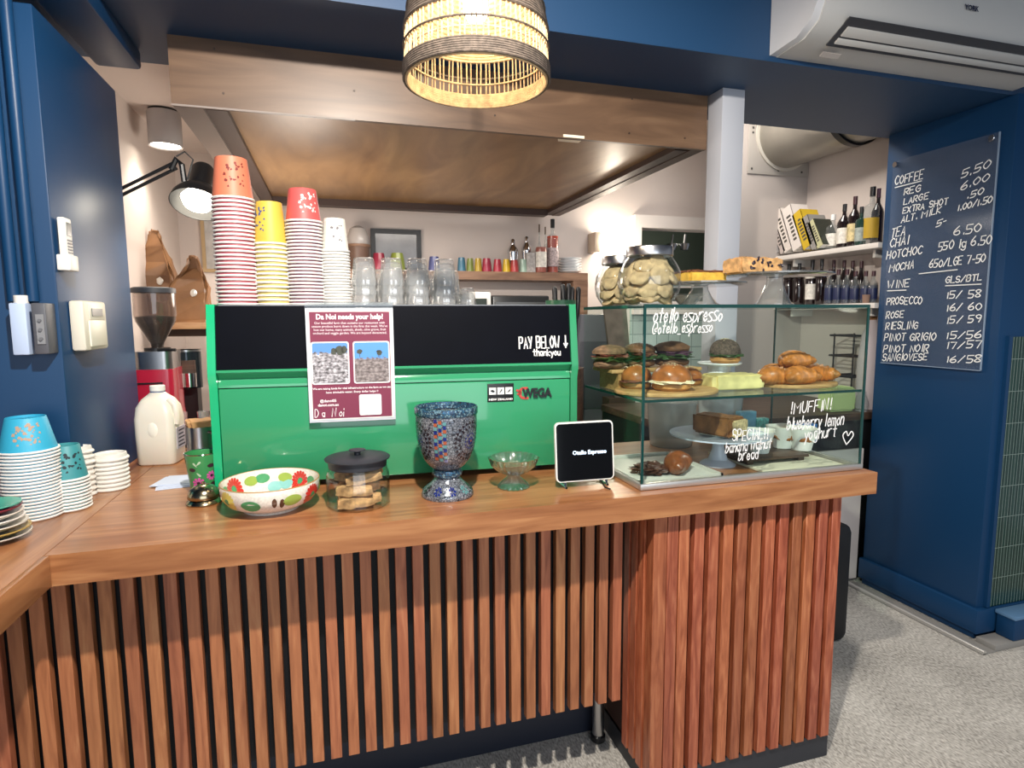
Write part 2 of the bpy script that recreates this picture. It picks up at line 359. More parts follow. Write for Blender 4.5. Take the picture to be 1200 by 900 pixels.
struct(MB().box(2.70, 2.782, 1.80, 2.54, 0, .005), 'trim_6', mat('grey_vinyl', '8c8a86', .5))
struct(MB().box(2.78, 4.6, 1.80, 1.888, 0, .03, .004), 'trim_4', mat('grey_vinyl', '8c8a86', .5))
struct(MB().box(-1.0, -.9, 2.5, 4.3, 0, 2.52), 'wall_kitchen_left', white_wall)
ox0, ox1, oz0, oz1 = ony(748, 300, 4.2).x, 3.05, 1.62, ony(760, 268, 4.2).z
b = MB(); b.box(-1, ox0, 4.2, 4.3, 0, 3); b.box(ox0, 3.2, 4.2, 4.3, 0, oz0); b.box(ox0, 3.2, 4.2, 4.3, oz1, 3); b.box(ox1, 3.2, 4.2, 4.3, oz0, oz1)
struct(b, 'wall_kitchen_back', white_wall)
sx = ony(850, 250, 3.32).x
struct(MB().box(sx, 3.12, 3.32, 3.42, 0, 3), 'wall_kitchen_stub', grey_wall)
struct(MB().box(3.02, 3.12, 2.53, 3.32, 0, 3), 'wall_kitchen_right', white_wall)
struct(MB().box(-1, 1.0, 2.57, 4.3, 2.52, 2.62), 'ceiling_kitchen', white_wall)
struct(MB().box(.98, 3.2, 2.57, 4.3, 2.95, 3.05), 'ceiling_kitchen_high', white_wall)
struct(MB().box(.98, 1.02, 2.57, 4.3, 2.52, 2.95), 'wall_kitchen_riser', white_wall)
# pass-through window in the kitchen back wall, room behind it
fw = ox0-ony(740, 300, 4.2).x
b = MB(); b.box(ox0-fw, ox0, 4.15, 4.2, oz0-.1, oz1+fw*1.6); b.box(ox0, 3.05, 4.15, 4.2, oz1, oz1+fw*1.6); b.box(ox0, 3.05, 4.14, 4.2, oz0-.1, oz0)
struct(b, 'window_1', mat('window_white', 'e6dfd9', .5))
gk = mat('sage_wall', '5d6a5c', .6)
b = MB(); b.box(ox0-.4, 4.2, 5.4, 5.5, .8, 3); b.box(ox0-.5, ox0-.4, 4.3, 5.5, .8, 3); b.box(4.2, 4.3, 4.3, 5.5, .8, 3)
struct(b, 'wall_back_kitchen', gk)
struct(MB().box(ox0-.5, 4.3, 4.3, 5.5, 2.5, 2.6), 'ceiling_back_kitchen', mat('dark_ceiling', '4c4a45', .7))
light('back_kitchen_lamp', 'POINT', (3.0, 4.8, 2.2), 2.0, (1, .92, .8), .08)
struct(MB().box(ony(738, 400, 4.19).x, 3.0, 4.185, 4.2, .9, ony(760, 358, 4.19).z+.03), 'wall_kitchen_tiles', tiles('pale_square_tile', 'c3d6d0', '8fa09b', .105, .105, .2, .004))
# white post
struct(MB().box(1.558, 1.665, 2.2, 2.3, 0, 2.43, .003), 'trim_5', mat('grey_white_post', 'b9bcc4', .5))

# ------------------------------------------------------------------ range hood of plywood
t = thing('range_hood', 'wide plywood-clad hood hanging over the kitchen behind the espresso machine', 'hood', (.53, 3.1, 2.21))
L = lambda mb: mb
def rel(mb, o): mb.v = [(x-o[0], y-o[1], z-o[2]) for x, y, z in mb.v]; return mb
O = (.53, 3.1, 2.21)
rel(MB().box(-.49, 1.556, 2.302, 2.322, 2.21, 2.43), O).build('fascia', ply, t)
b = MB()
for x, z in ((-.35, 2.40), (-.33, 2.26), (.1, 2.41), (.1, 2.31), (.62, 2.27), (1.2, 2.385), (1.19, 2.25), (1.45, 2.25)): b.cyl((x, z, 0), .004, .002, 10, T=Matrix(((1, 0, 0, 0), (0, 0, -1, 2.302), (0, 1, 0, 0), (0, 0, 0, 1))))
rel(b, O).build('screw_heads', dark_wood, t)
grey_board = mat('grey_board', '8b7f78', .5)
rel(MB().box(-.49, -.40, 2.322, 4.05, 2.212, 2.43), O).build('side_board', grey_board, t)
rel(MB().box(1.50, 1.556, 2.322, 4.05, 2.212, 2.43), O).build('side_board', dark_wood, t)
b = MB(); b.box(-.40, -.33, 2.36, 4.05, 2.22, 2.24); b.box(1.44, 1.50, 2.36, 4.05, 2.215, 2.24); b.box(-.33, 1.44, 3.97, 4.05, 2.2, 2.24); b.box(-.40, 1.50, 2.322, 2.36, 2.222, 2.24)
rel(b, O).build('dark_trim', mat('hood_trim', '4c3c36', .5), t)
rel(MB().box(-.40, 1.50, 2.322, 4.05, 2.24, 2.25), O).build('ceiling_panel', ply_gloss, t)
rel(MB().box(-.49, .1, 2.299, 2.304, 2.206, 2.212), O).build('edge_strip', grey_board, t)
rel(MB().box(.90, .99, 2.298, 2.36, 2.212, 2.222), O).build('light_strip', mat('warm_tube', 'fff2d8', .4), t)

# ------------------------------------------------------------------ air conditioner
X0, X1 = 1.565, 2.80
t = thing('air_conditioner', 'white split-system air conditioner mounted high on the blue beam', 'air conditioner', (X0, 1.94, 2.445)); O = (X0, 1.94, 2.445)
prof = [(1.938, 2.445), (1.80, 2.452), (1.735, 2.485), (1.712, 2.53), (1.70, 2.62), (1.70, 2.74), (1.938, 2.74)]
def pro(x0, x1, p, mb=None): return (mb or MB()).prism([(y, z) for y, z in p], x1-x0, Matrix(((0, 0, 1, x0), (1, 0, 0, 0), (0, 1, 0, 0), (0, 0, 0, 1))))
acw = mat('ac_white', 'c6c4c0', .35)
rel(pro(X0+.03, X1, prof), O).build('casing', acw, t)
rel(pro(X0, X0+.03, [(y+(.004 if y < 1.9 else 0), z+.003) for y, z in prof]), O).build('end_cap', mat('ac_cap', 'd6d6d8', .3), t)
def on_under(s, x):                                         # point on the louvre slope: s 0 at the rear, 1 at the front
    return (x, 1.80-.065*s, 2.452+.033*s)
u = (1, 0, 0); vv = Vector((0, -.065, .033)).normalized()
Tl = frame_T((0, 1.80, 2.452), u, vv)
rel(MB().box(X0+.13, X1-.05, -.01, .10, -.001, .004, T=Tl), O).build('outlet', mat('ac_dark', '3a3a3e', .5), t)
for v0, v1 in ((.004, .026), (.034, .07)):
    rel(MB().box(X0+.15, X1-.07, v0, v1, .003, .010, .002, T=Tl), O).build('louvre', acw, t)
rel(MB().box(X0+.14, X0+.22, -.055, -.035, 0, .003, T=Tl), O).build('rating_sticker', grey_wall, t)
typeset('badge', 'YORK', .024, mat('dark_blue_ink', '1b2340', .4), t, frame_T((ony(1139, 12, 1.698).x-X0, -.2415, ony(1139, 12, 1.698).z-2.445), (1, 0, 0), (0, 0, 1)), bold=.0008)

# boxed duct, conduits and boxes at the left end
one(MB().box(-.07, .07, -.42, .50, -.065, 0, .012), 'boxed_duct', navy, 'blue painted boxed duct running under the blue beam at the left', 'duct', (-.68, 1.97, 2.43))
one(MB().tube([(0, 0, 0), (.02, -.02, -.012), (.03, -.04, 0)], .004), 'metal_clip', chrome, 'small shiny clip at the end of the blue boxed duct', 'clip', (-.66, 2.475, 2.392))
for px, lab in ((4, 'blue painted conduit pipe nearest the left picture edge'), (27, 'blue painted conduit pipe standing right beside the wall corner')):
    P = ony(px, 230, 1.87)
    one(MB().cyl((0, 0, 0), .014, 2.43-1.55, 16), 'conduit_pipe', navy, lab, 'pipe', (P.x, 1.873, 1.55), group='conduit pipes on the left wall')
def plate_box(px0, px1, y0, y1, d): a, c = ony(px0, y0, 1.89-d), ony(px1, y1, 1.89-d); return a.x, c.x, c.z, a.z
x0, x1, z0, z1 = plate_box(9, 35, 355, 416, .05); t = thing('junction_box', 'white electrical box, its sky reflection painted bluish, leftmost below the conduits', 'electrical box', (x0, 1.89, z0))
MB().box(0, x1-x0, -.05, -.001, 0, z1-z0, .004).build('housing', mat('sky_tinted_white', 'b9cbe8', .4), t); MB().cyl(((x1-x0)*.55, -.028, z1-z0), .016, .02, 16).build('conduit_collar', white, t)  # white housing, its bluish sky reflection is put into the colour
x0, x1, z0, z1 = plate_box(35, 58, 355, 415, .06); t = thing('push_button_box', 'dark grey push-button box with three buttons on the left blue wall', 'control box', (x0, 1.89, z0)); W_, H_ = x1-x0, z1-z0
MB().box(0, W_, -.06, -.001, 0, H_, .004).build('housing', mat('box_grey', '55575e', .45), t); MB().box(W_*.3, W_*.85, -.063, -.06, H_*.2, H_*.78).build('button_panel', mat('box_panel', '85878b', .4), t)
for k in (.3, .48, .66): MB().cyl((W_*.58, H_*k, 0), W_*.13, .004, 14, T=Matrix(((1, 0, 0, 0), (0, 0, -1, -.063), (0, 1, 0, 0), (0, 0, 0, 1)))).build('button', mat('btn', '6b6d72', .4), t)
x0, x1, z0, z1 = plate_box(57, 66.5, 358, 410, .012); x1 = min(x1, -.708); t = thing('switch_plate', 'narrow white switch plate between the dark button box and the wall corner', 'light switch', (x0, 1.89, z0)); W_, H_ = x1-x0, z1-z0
MB().box(0, W_, -.012, -.001, 0, H_, .003).build('plate', white, t)
for k in (.3, .7): MB().box(W_*.3, W_*.75, -.02, -.012, H_*(k-.12), H_*(k+.12), .002).build('rocker', white, t)
# thermostat and remote on the pillar's right face (x = -.706)
a, c = onx(97, 352, -.668), onx(128, 408, -.668)
t = thing('thermostat', 'cream thermostat with small grey display on the blue wall', 'thermostat', (-.706, (a.y+c.y)/2, (a.z+c.z)/2)); hw, hh = (c.y-a.y)/2, (a.z-c.z)/2
MB().box(.001, .038, -hw, hw, -hh, hh, .008).build('housing', offwhite, t)
MB().box(.037, .040, -hw*.6, hw*.75, hh*.25, hh*.88, .001).build('display_frame', mat('cream2', 'e2dece', .4), t)
MB().box(.039, .042, -hw*.42, hw*.5, hh*.38, hh*.70).build('display', mat('lcd', '5f6462', .2), t)
MB().box(.037, .043, -hw*.7, hw*.7, -hh*.85, hh*.2, .003).build('front_flap', mat('cream2', 'e2dece'), t)
a, c = onx(75, 254, -.68), onx(88, 312, -.68)
t = thing('remote_control', 'white remote control standing in a wall holder on the blue wall', 'remote control', (-.706, (a.y+c.y)/2, c.z)); hw = (c.y-a.y)/2; hh = a.z-c.z
MB().box(.008, .026, -hw, hw, 0, hh, .004).build('housing', white, t); MB().box(.026, .0275, -hw*.6, hw*.6, hh*.62, hh*.9).build('display', mat('lcd', '5f6462', .2), t)
b = MB()
for r_ in range(5):
    for k in range(3): b.box(.026, .028, -hw*.65+hw*.45*k, -hw*.65+hw*.45*k+hw*.3, hh*(.25+.065*r_), hh*(.28+.065*r_))
b.build('buttons', mat('btn_grey', '77787a', .5), t)
MB().box(.001, .034, -hw*1.25, hw*1.25, -hh*.12, hh*.22, .004).build('holder', white, t)
# ------------------------------------------------------------------ counter
ZT = 1.0; YF = 1.46
t = thing('worktop', 'varnished brown timber worktop, L-shaped, running the whole length of the bar', 'worktop', (.5, 1.9, .93)); O = (.5, 1.9, .93)
b = MB(); b.prism([(-.612, YF), (1.655, YF), (1.655, 2.13), (.80, 2.13), (.80, 2.47), (-.612, 2.47)], .07, Matrix.Translation((0, 0, .93)))
rel(b, O).build('main_slab', top_wood, t)
b = MB().box(-1.7, -.614, .2, 1.885, .931, ZT, .003); b.box(-.616, -.602, .2, YF-.001, .931, ZT, .002); b.box(-.704, -.614, 1.884, 2.47, .931, ZT)
rel(b, O).build('return_slab', top_wood_y, t)
YS = 1.605; ZB = .288
t = thing('slatted_bar_front', 'left slatted bar front with gaps under the worktop, open to the floor below', 'bar front', (0, YS, 0))
MB().box(-1.6, .845, .042, .056, .30, .925).build('back_panel', soft_black, t)
MB().box(-.70, .86, .255, .275, .001, .28).build('dark_board', mat('board_navy_black', '1b2130', .5), t)  # dark upright board behind the leg, below the slats
proto = MB().box(0, .030, 0, .026, ZB, .926, .0012, seg=1)
s0 = None
for k in range(-19, 22):
    x = -.194+.0473*k
    if x > .826: break
    if s0 is None: s0 = proto.build('slat', slat_wood, t); s = s0
    else: s = s0.copy(); COL.objects.link(s); s.parent = t
    s.location = (x, 0, 0)
P = onz(702, 870, 0)
l = MB().cyl((0, 0, .03), .021, .27, 24).build('leg', steel, t, (P.x, min(P.y+.01-YS, .20), .001)); MB().cyl((0, 0, 0), .026, .03, 24, bev=.006).build('foot', black, l)
t = thing('slatted_display_cabinet', 'reddish slatted cabinet with a dark kick board under the glass display case', 'cabinet', (1.2, 1.5, 0)); O = (1.2, 1.5, 0)
bx0, bx1, by = .875, 1.572, 1.498
rel(MB().box(bx0+.02, bx1-.004, by+.03, 2.4, .075, .925), O).build('carcass', mat('cab_dark', '3a2018', .6), t)
rel(MB().box(bx0+.02, bx1-.006, by+.012, 2.4, .001, .085), O).build('kick_board', charcoal, t)
s0 = None
def slat_at(x, y, w_, d_, rz=0):
    global s0
    s = MB().box(0, w_, 0, d_, .085, .926, .0015, seg=1).build('slat', slat_red, t) if s0 is None or s0['w'] != w_ else s0.copy()
    if s.name not in COL.objects: COL.objects.link(s)
    s['w'] = w_; s.parent = t; s0 = s; s.location = (x-O[0], y-O[1], 0); s.rotation_euler = (0, 0, rz)
slat_at(bx0, by, .044, .04)
slat_at(bx0+.046, by, .036, .036)
for k in range(12): slat_at(.961+.0511*k, by, .0345, .034)
for k in range(3): slat_at(bx0-.004, by+.048+.047*k, .034, .034)
one(MB().box(-.3, .3, -.0, .3, 0, .56, .04), 'bin', soft_black, 'black bin standing behind the right end of the bar', 'bin', (1.93, 2.06, .001))
one(MB().box(-.32, .19, 0, .02, 0, .75, .003), 'wall_panel', white_wall, 'small white panel behind the black bin', 'panel', (2.6, 2.555, .02))

# ------------------------------------------------------------------ espresso machine
mx0, mx1, MR = -.345, .752, -.055                          # the machine stands slightly skewed on the counter
def onyR(px, py, Y):                                        # sight line meets the plane y = Y of the machine before it is turned
    d = _ray(px, py); o = Vector((0, 0, CAMZ)); c = Vector((mx0, 1.85, 0)); Ri = Matrix.Rotation(-MR, 3, 'Z')
    o = Ri @ (o-c)+c; d = Ri @ d; return o+d*((Y-o.y)/d.y)
t = thing('espresso_machine', 'large green espresso machine with black upper panel, on the counter', 'espresso machine', (.2, 2.1, ZT)); O = (.2, 2.1, ZT)
rel(MB().box(mx0+.012, mx1-.012, 1.875, 2.42, 1.032, 1.535, .004), O).build('body', mat('machine_body', '2a2d30', .4), t)
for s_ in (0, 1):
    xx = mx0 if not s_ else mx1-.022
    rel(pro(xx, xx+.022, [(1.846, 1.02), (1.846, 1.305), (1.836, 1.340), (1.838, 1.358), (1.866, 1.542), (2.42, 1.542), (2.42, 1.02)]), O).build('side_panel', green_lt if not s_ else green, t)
rel(MB().box(mx0+.023, mx1-.023, 1.852, 1.876, 1.02, 1.302, .003), O).build('front_panel', green, t)
cove = [(1.876, 1.305), (1.853, 1.305), (1.853, 1.314), (1.862, 1.330), (1.846, 1.346), (1.836, 1.350), (1.838, 1.357), (1.876, 1.357)]
rel(pro(mx0+.023, mx1-.023, cove), O).build('front_ledge', green, t)
up = pro(mx0+.023, mx1-.023, [(1.846, 1.358), (1.870, 1.538), (1.90, 1.538), (1.90, 1.358)])
rel(up, O).build('upper_panel', black_gloss, t)
rel(MB().box(mx0+.03, mx1-.03, 1.873, 2.40, 1.536, 1.541), O).build('cup_tray', dull_steel, t)
for x in (mx0+.12, mx1-.12):
    for y in (1.92, 2.36): rel(MB().cyl((x, y, 1.001), .022, .033, 16), O).build('foot', black, t)
uv = Vector((0, .024, .18)).normalized()
def mach(px, py): P = onyR(px, py, 1.86); k = (P.z-1.358)/.18; Q = onyR(px, py, 1.846+.024*k); return Q
P = mach(609, 414); P2 = mach(664, 414); b = MB()
Tm = frame_T((P.x-O[0], P.y-O[1]-.0012, P.z-O[2]), (1, 0, 0), uv)
wd_ = P2.x-P.x
script(b, 'PAY BELOW', 0, .015, .036, Tm, .0044, 0, fit=wd_*.86, seed=3); script(b, '>', wd_*.95, .015, .036, Tm, .0044, 0, fit=.012)
P3 = mach(625, 426); script(b, 'thankyou', P3.x-P.x, -.009, .019, Tm, .0036, 0, fit=mach(657, 425).x-P3.x, seed=5)
b.build('lettering', chalk, t)
yb = 1.8515
a, c = onyR(571, 450, yb), onyR(602, 470, yb)
bd = rel(MB().box(a.x, c.x, yb-.002, yb+.002, c.z, a.z, .001), O).build('country_badge', black, t)
b = MB(); W_ = c.x-a.x
for k in range(3): b.box(a.x+W_*(.06+.31*k), a.x+W_*(.32+.31*k), yb-.0035, yb-.002, a.z-.034, a.z-.012)
rel(b, O).build('picture_squares', chalk, bd); bd.children[0].location = (0, 0, 0)
b = MB(); TT = lambda x, z: frame_T((x, yb-.0045, z), (1, 0, 0), (0, 0, 1))
for k, pts in enumerate(([(-.008, .002), (0, .005), (.007, 0), (.004, -.004), (-.002, -.003)], [(-.005, -.006), (-.003, -.006), (.005, .004), (.002, .006)], [(-.006, -.005), (0, .002), (.006, .006), (.002, -.002)])):
    b.prism(pts, .001, TT(a.x+W_*(.19+.31*k), a.z-.023))
rel(b, O).build('motifs', black, bd)
typeset('lettering', 'NEW ZEALAND', .0085, chalk, bd, frame_T(((a.x+c.x)/2-O[0], yb-.0028-O[1], c.z+.005-O[2]), (1, 0, 0), (0, 0, 1)), bold=.0003, width=W_*.9)
Pw = onyR(629, 466, yb)
lw = typeset('brand_lettering', 'WEGA', .040, black, t, frame_T((Pw.x-O[0], yb-.004-O[1], Pw.z+.003-O[2]), (1, 0, 0), (0, 0, 1)), bold=.0016, ext=.002, width=.098)
b = MB(); Tw = frame_T((Pw.x-.045-O[0], yb-.0005-O[1], Pw.z+.016-O[2]), (1, 0, 0), (0, 0, 1))
ribbon(b, catmull([(.012, .016), (-.006, .014), (-.012, 0), (-.004, -.014), (.014, -.016)]), .008, Tw, .001); ribbon(b, [(-.02, .01), (-.008, .004)], .007, Tw, .001); ribbon(b, [(-.018, -.002), (-.008, .0)], .006, Tw, .001)
b.build('red_emblem', mat('emblem_red', 'c0453a', .4), t)

_c = Vector((mx0, 1.85, 0)); t.location = Matrix.Rotation(MR, 3, 'Z') @ (Vector(O)-_c)+_c; t.rotation_euler = (0, 0, MR)
# poster in a clear holder hung over the machine's front
y_ = 1.813; a, c = ony(357, 360, y_), ony(459, 494, y_); W_, H_ = .262, a.z-c.z
a = ony(357, 361, y_); W_ = ony(460, 361, y_).x-a.x; H_ = a.z-ony(360, 496, y_).z
t = thing('poster_in_holder', 'maroon fundraising poster in a clear holder hung on the espresso machine', 'poster', (a.x, y_, a.z-H_), MR)
Tp = frame_T((0, 0, 0), (1, 0, 0), (0, 0, 1)); Z = lambda k: frame_T((0, -.0006*k, 0), (1, 0, 0), (0, 0, 1))
MB().box(0, W_, .0015, .004, 0, H_, .001).build('holder', mat('holder_acrylic', 'dfe6ee', .15), t)
hz = 1.5435-(a.z-H_); b = MB(); b.box(0, W_, .0015, .004, H_, hz+.003); b.box(0, W_, .004, .075, hz, hz+.003); b.build('hanging_hook', jar_glass, t)
MB().box(.007, W_-.007, 0, .0014, .007, H_-.007).build('white_sheet', paper_w, t)
mr = mat('poster_maroon', '7f2f4a', .5)
MB().box(.011, W_-.011, -.0006, 0, .011, H_-.011).build('maroon_field', mr, t)
mx_, tp = W_/2, H_
wt = mat('poster_white', 'f6f2f4', .6)
typeset('headline', 'Da Noi needs your help!', .021, wt, t, frame_T((mx_, -.0012, tp-.032), (1, 0, 0), (0, 0, 1)), bold=.0007, width=W_*.76)
for k, (tx, ww) in enumerate((('Our beautiful farm that sustains our restaurant with', .80), ('season produce burnt down in the fires this week. We\'ve', .86), ('lost our home, many animals, sheds, olive grove, fruit', .82), ('orchard and veggie garden. We are beyond devastated.', .84))):
    typeset('paragraph_line', tx, .0095, wt, t, frame_T((mx_, -.0012, tp-.046-.0098*k), (1, 0, 0), (0, 0, 1)), width=W_*ww)
for k, (tx, ww) in enumerate((('We are raising funds for vital infrastructure on the farm so we can', .90), ('have drinkable water. Every dollar helps !!', .60))):
    typeset('paragraph_line', tx, .008, wt, t, frame_T((mx_, -.0012, .097-.0115*k), (1, 0, 0), (0, 0, 1)), width=W_*ww, bold=.0002)
typeset('contact_line', '@danoi05', .011, wt, t, frame_T((W_*.22, -.0012, .060), (1, 0, 0), (0, 0, 1)), bold=.0003); typeset('contact_line', 'danoi.com.au', .011, wt, t, frame_T((W_*.22, -.0012, .048), (1, 0, 0), (0, 0, 1)), bold=.0003)
b = MB(); script(b, 'D', .016, .016, .022, Z(2), .002, .05); script(b, 'a', .036, .016, .018, Z(2), .002, .05); script(b, 'N', .064, .016, .024, Z(2), .002, .1); script(b, 'oi', .084, .016, .02, Z(2), .002, .1, gap=1.2); b.build('signature', wt, t)
MB().prism(rrect(W_*.575, W_*.575+.064, .017, .079, .005), .0007, Z(2)).build('blank_square', wt, t)
def photo(name, stops, x0, x1):
    m_, tt, bs = _new(name); tc = nd(tt, 'ShaderNodeTexCoord').outputs['Object']; sp = nd(tt, 'ShaderNodeSeparateXYZ'); tt.links.new(tc, sp.inputs[0])
    mp = nd(tt, 'ShaderNodeMapping'); mp.inputs['Scale'].default_value = (90, 1, 150); tt.links.new(tc, mp.inputs[0])
    n = nd(tt, 'ShaderNodeTexNoise', Scale=1, Detail=5); tt.links.new(mp.outputs[0], n.inputs[0])
    mrn = nd(tt, 'ShaderNodeMapRange'); mrn.inputs[1].default_value = 0; mrn.inputs[2].default_value = .112; tt.links.new(sp.outputs[2], mrn.inputs[0])
    ma = nd(tt, 'ShaderNodeMath', operation='MULTIPLY_ADD'); ma.inputs[1].default_value = .28; tt.links.new(n.outputs[0], ma.inputs[0]); tt.links.new(mrn.outputs[0], ma.inputs[2])
    g_ = ramp(tt, n.outputs[0], [(.35, stops[0]), (.5, stops[1]), (.65, stops[2])])
    st = nd(tt, 'ShaderNodeMapRange'); st.inputs[1].default_value = stops[4]; st.inputs[2].default_value = stops[4]+.03; tt.links.new(ma.outputs[0], st.inputs[0])
    mi = nd(tt, 'ShaderNodeMix', data_type='RGBA'); tt.links.new(st.outputs[0], mi.inputs[0]); tt.links.new(g_, mi.inputs[6]); mi.inputs[7].default_value = lin(stops[3]); tt.links.new(mi.outputs[2], bs.inputs['Base Color'])
    return m_
for nm, st, f0, f1 in (('burnt_garden_photo', ('4a4748', '9b979c', 'd8d6dc', '5d93d8', .92), .04, .485), ('hillside_photo', ('5f5553', '857b7a', 'a89e9c', '5b9ae6', .76), .515, .955)):
    x0, x1 = W_*f0+.002, W_*f1-.002
    MB().prism(rrect(0, x1-x0, 0, .124, .007), .0006, Z(2)).build('photo_border', wt, t, (x0, 0, .112))
    pb = t.children[-1]
    ph = MB().prism(rrect(0, x1-x0-.007, 0, .117, .006), .0006, Z(3)).build('photo', photo(nm, st, x0, x1), t, (x0+.0035, 0, .1155))
b = MB()
for cx, cz, r_ in ((.075, .208, .009), (.092, .210, .013), (.104, .213, .010)): b.prism([(cx+r_*cos(q)*random.Random(int(q*9)+int(cx*999)).uniform(.7, 1.1), cz+r_*1.1*sin(q)) for q in [2*pi*k/14 for k in range(14)]], .0004, Z(4.2))
for cx, cz, r_ in ((.148, .206, .009), (.205, .202, .010), (.201, .205, .006)):
    b.prism([(cx+r_*cos(q)*random.Random(int(q*9)+int(cx*999)).uniform(.6, 1.1), cz+r_*.8*sin(q)) for q in [2*pi*k/12 for k in range(12)]], .0004, Z(4.2)); b.box(cx-.0008, cx+.0008, -.003, -.0026, cz-.016, cz)
b.build('photo_trees', mat('photo_tree', '4b4f45', .6), t)
# ------------------------------------------------------------------ paper cups and glasses
def cup_mesh(R, r, H, name, wall, rim=None, art=None):
    b = MB(); b.lathe([(R-.0012, .003), (r, H-.001), (r-.001, H), (r-.0035, H), (r-.004, H-.006), (0, H-.006)], seg=28)
    if art:
        b.mi = 2; rnd = random.Random(5)
        for k in range(art[0]):
            th, z = art[1]+rnd.uniform(-.55, .55), rnd.uniform(.25, .85)*H; n = 7; sz = rnd.uniform(.002, .0055)
            pts = []
            for q in range(n):
                a = 2*pi*q/n; rr = sz*rnd.uniform(.5, 1.2); zz = z+rr*sin(a); R_ = R-.0012+(r-R+.0012)*zz/H+.0005; t_ = th+rr*cos(a)/R_
                pts.append((R_*cos(t_), R_*sin(t_), zz))
            b.add(pts, [tuple(range(n))])
    b.mi = 1; b.tube([(R*cos(2*pi*k/28), R*sin(2*pi*k/28), .0032) for k in range(28)], .0032, 6, True)
    o = b.build(name, [wall, rim or paper_w]+([art[2]] if art else []), flat=False)
    return o
def cup_stack(loc, n, pitch, R, r, H, wall, name, label_top, label_rest, group, lean=0, art=None, topwall=None):
    base = None
    top = cup_mesh(R, r, H, name, topwall or wall, art=art); top.location = (loc[0]+lean*(n-1), loc[1], loc[2]+pitch*(n-1)); tag(top, label_top, 'paper cup', group); top.rotation_euler[2] = -1.7
    base = cup_mesh(R, r, H, name, wall)
    rnd = random.Random(n)
    for k in range(n-1):
        o = base if k == 0 else base.copy()
        if k: COL.objects.link(o)
        o.location = (loc[0]+lean*k+rnd.uniform(-.0012, .0012), loc[1], loc[2]+pitch*k); tag(o, label_rest, 'paper cup', group)
ZM = 1.542
for px, wpx, ytop, yrim, n, wall, art, nm, lt, lr, g in (
    (280, 45, 187, 236, 27, mat('maroon_cup', 'a8525c', .5), (26, -1.5+1.7+.2, mat('cup_print_dark', '7a2f28', .6), mat('orange_cup', 'd47a5c', .5)), 'paper_cup', 'orange paper cup topping the tallest stack, leftmost on the espresso machine', 'inverted paper cup in the tallest, red-striped stack at the left of the machine top', 'red-striped stack of cups on the machine'),
    (321, 37, 238, 288, 15, mat('yellow_cup_wall', 'c7b46a', .5), (26, -2.4+1.7, mat('cup_print_blue', '35538e', .6), mat('yellow_cup', 'd6b548', .5)), 'paper_cup', 'yellow paper cup topping the second stack from the left on the machine', 'inverted pale yellow paper cup in the second stack on the machine', 'pale yellow stack of cups on the machine'),
    (360, 40, 223, 262, 25, mat('plum_cup_wall', '7c4a5a', .5), (30, -1.2+1.7, mat('cup_print_white', 'f2dcd8', .6), mat('coral_cup', 'cf5a58', .5)), 'paper_cup', 'coral red paper cup topping the third stack on the machine', 'inverted purple-striped paper cup in the third stack on the machine', 'purple-striped stack of cups on the machine'),
    (395.5, 31, 257, 296, 19, mat('white_cup_wall', 'c9c6be', .5), (9, -1.5+1.7, mat('cup_print_grey', '77757a', .6), mat('white_cup', 'e9e5da', .5)), 'paper_cup', 'plain white paper cup topping the fourth stack beside the glasses', 'inverted plain white paper cup in the fourth stack beside the glasses', 'plain white stack of cups on the machine')):
    Y = 1.975; P = ony(px, 357, Y); k = dist(P); R = wpx*k/2
    zr = ony(px, yrim, Y).z; zt = ony(px, ytop, Y).z; H = zt-zr
    cup_stack((P.x, Y, ZM), n, (zr-ZM)/(n-1), R, R*.76, H, wall, nm, lt, lr, g, art=art[:3], topwall=art[3])
teal, blue_c = mat('teal_cup', '3c8f96', .5), mat('blue_cup', '35a8cc', .5)
for px, py, wpx, ytop, yrim, n, wall, art, lt, lr, g in (
    (38.5, 606, 57, 487, 532, 21, blue_c, (40, -1.2+1.7, mat('cup_print_tan', 'b59a86', .6)), 'bright blue paper cup with a printed figure topping the left counter stack', 'inverted blue-striped paper cup in the large stack on the left counter', 'blue stack of cups on the counter'),
    (83, 595, 40.5, 519, 564, 10, teal, (22, -.9+1.7, mat('cup_print_black', '22343a', .6)), 'teal paper cup with black print topping the shorter counter stack', 'inverted teal paper cup in the shorter stack beside the white lids', 'teal stack of cups on the counter')):
    P = onz(px, py, ZT); k = dist(P); R = wpx*k/2; zr = ony(px-3, yrim-3, P.y).z; zt = ony(px-3, ytop+2, P.y).z
    if px < 60: P.y += .012
    cup_stack((P.x, P.y, ZT+.0005), n, (zr-ZT)/(n-1), R, R*.68, zt-zr, wall, 'paper_cup', lt, lr, g, art=art)
def lid_mesh(R):
    b = MB(); b.lathe([(R-.006, .001), (R, .001), (R+.001, .004), (R-.001, .007), (R-.004, .009), (R-.006, .019), (R-.010, .020), (R-.013, .0135), (0, .0135)], seg=28)
    return b.build('cup_lid', mat('lid_white', 'e6e3dc', .4))
for px, py, wpx, n, pit, lr, g in ((100, 580, 24, 9, .0155, 'white plastic cup lid in the narrow stack half hidden behind the teal cups', 'narrow stack of white lids'), (131, 572, 38, 8, .0125, 'white plastic cup lid in the wide stack right of the teal cups', 'wide stack of white lids')):
    P = onz(px, py, ZT); R = wpx*dist(P)/2; o = lid_mesh(R)
    for k in range(n):
        q = o if not k else o.copy()
        if k: COL.objects.link(q)
        q.location = (P.x+random.Random(k+n).uniform(-.002, .002), P.y, ZT+.0005+pit*k); tag(q, lr, 'cup lid', g)
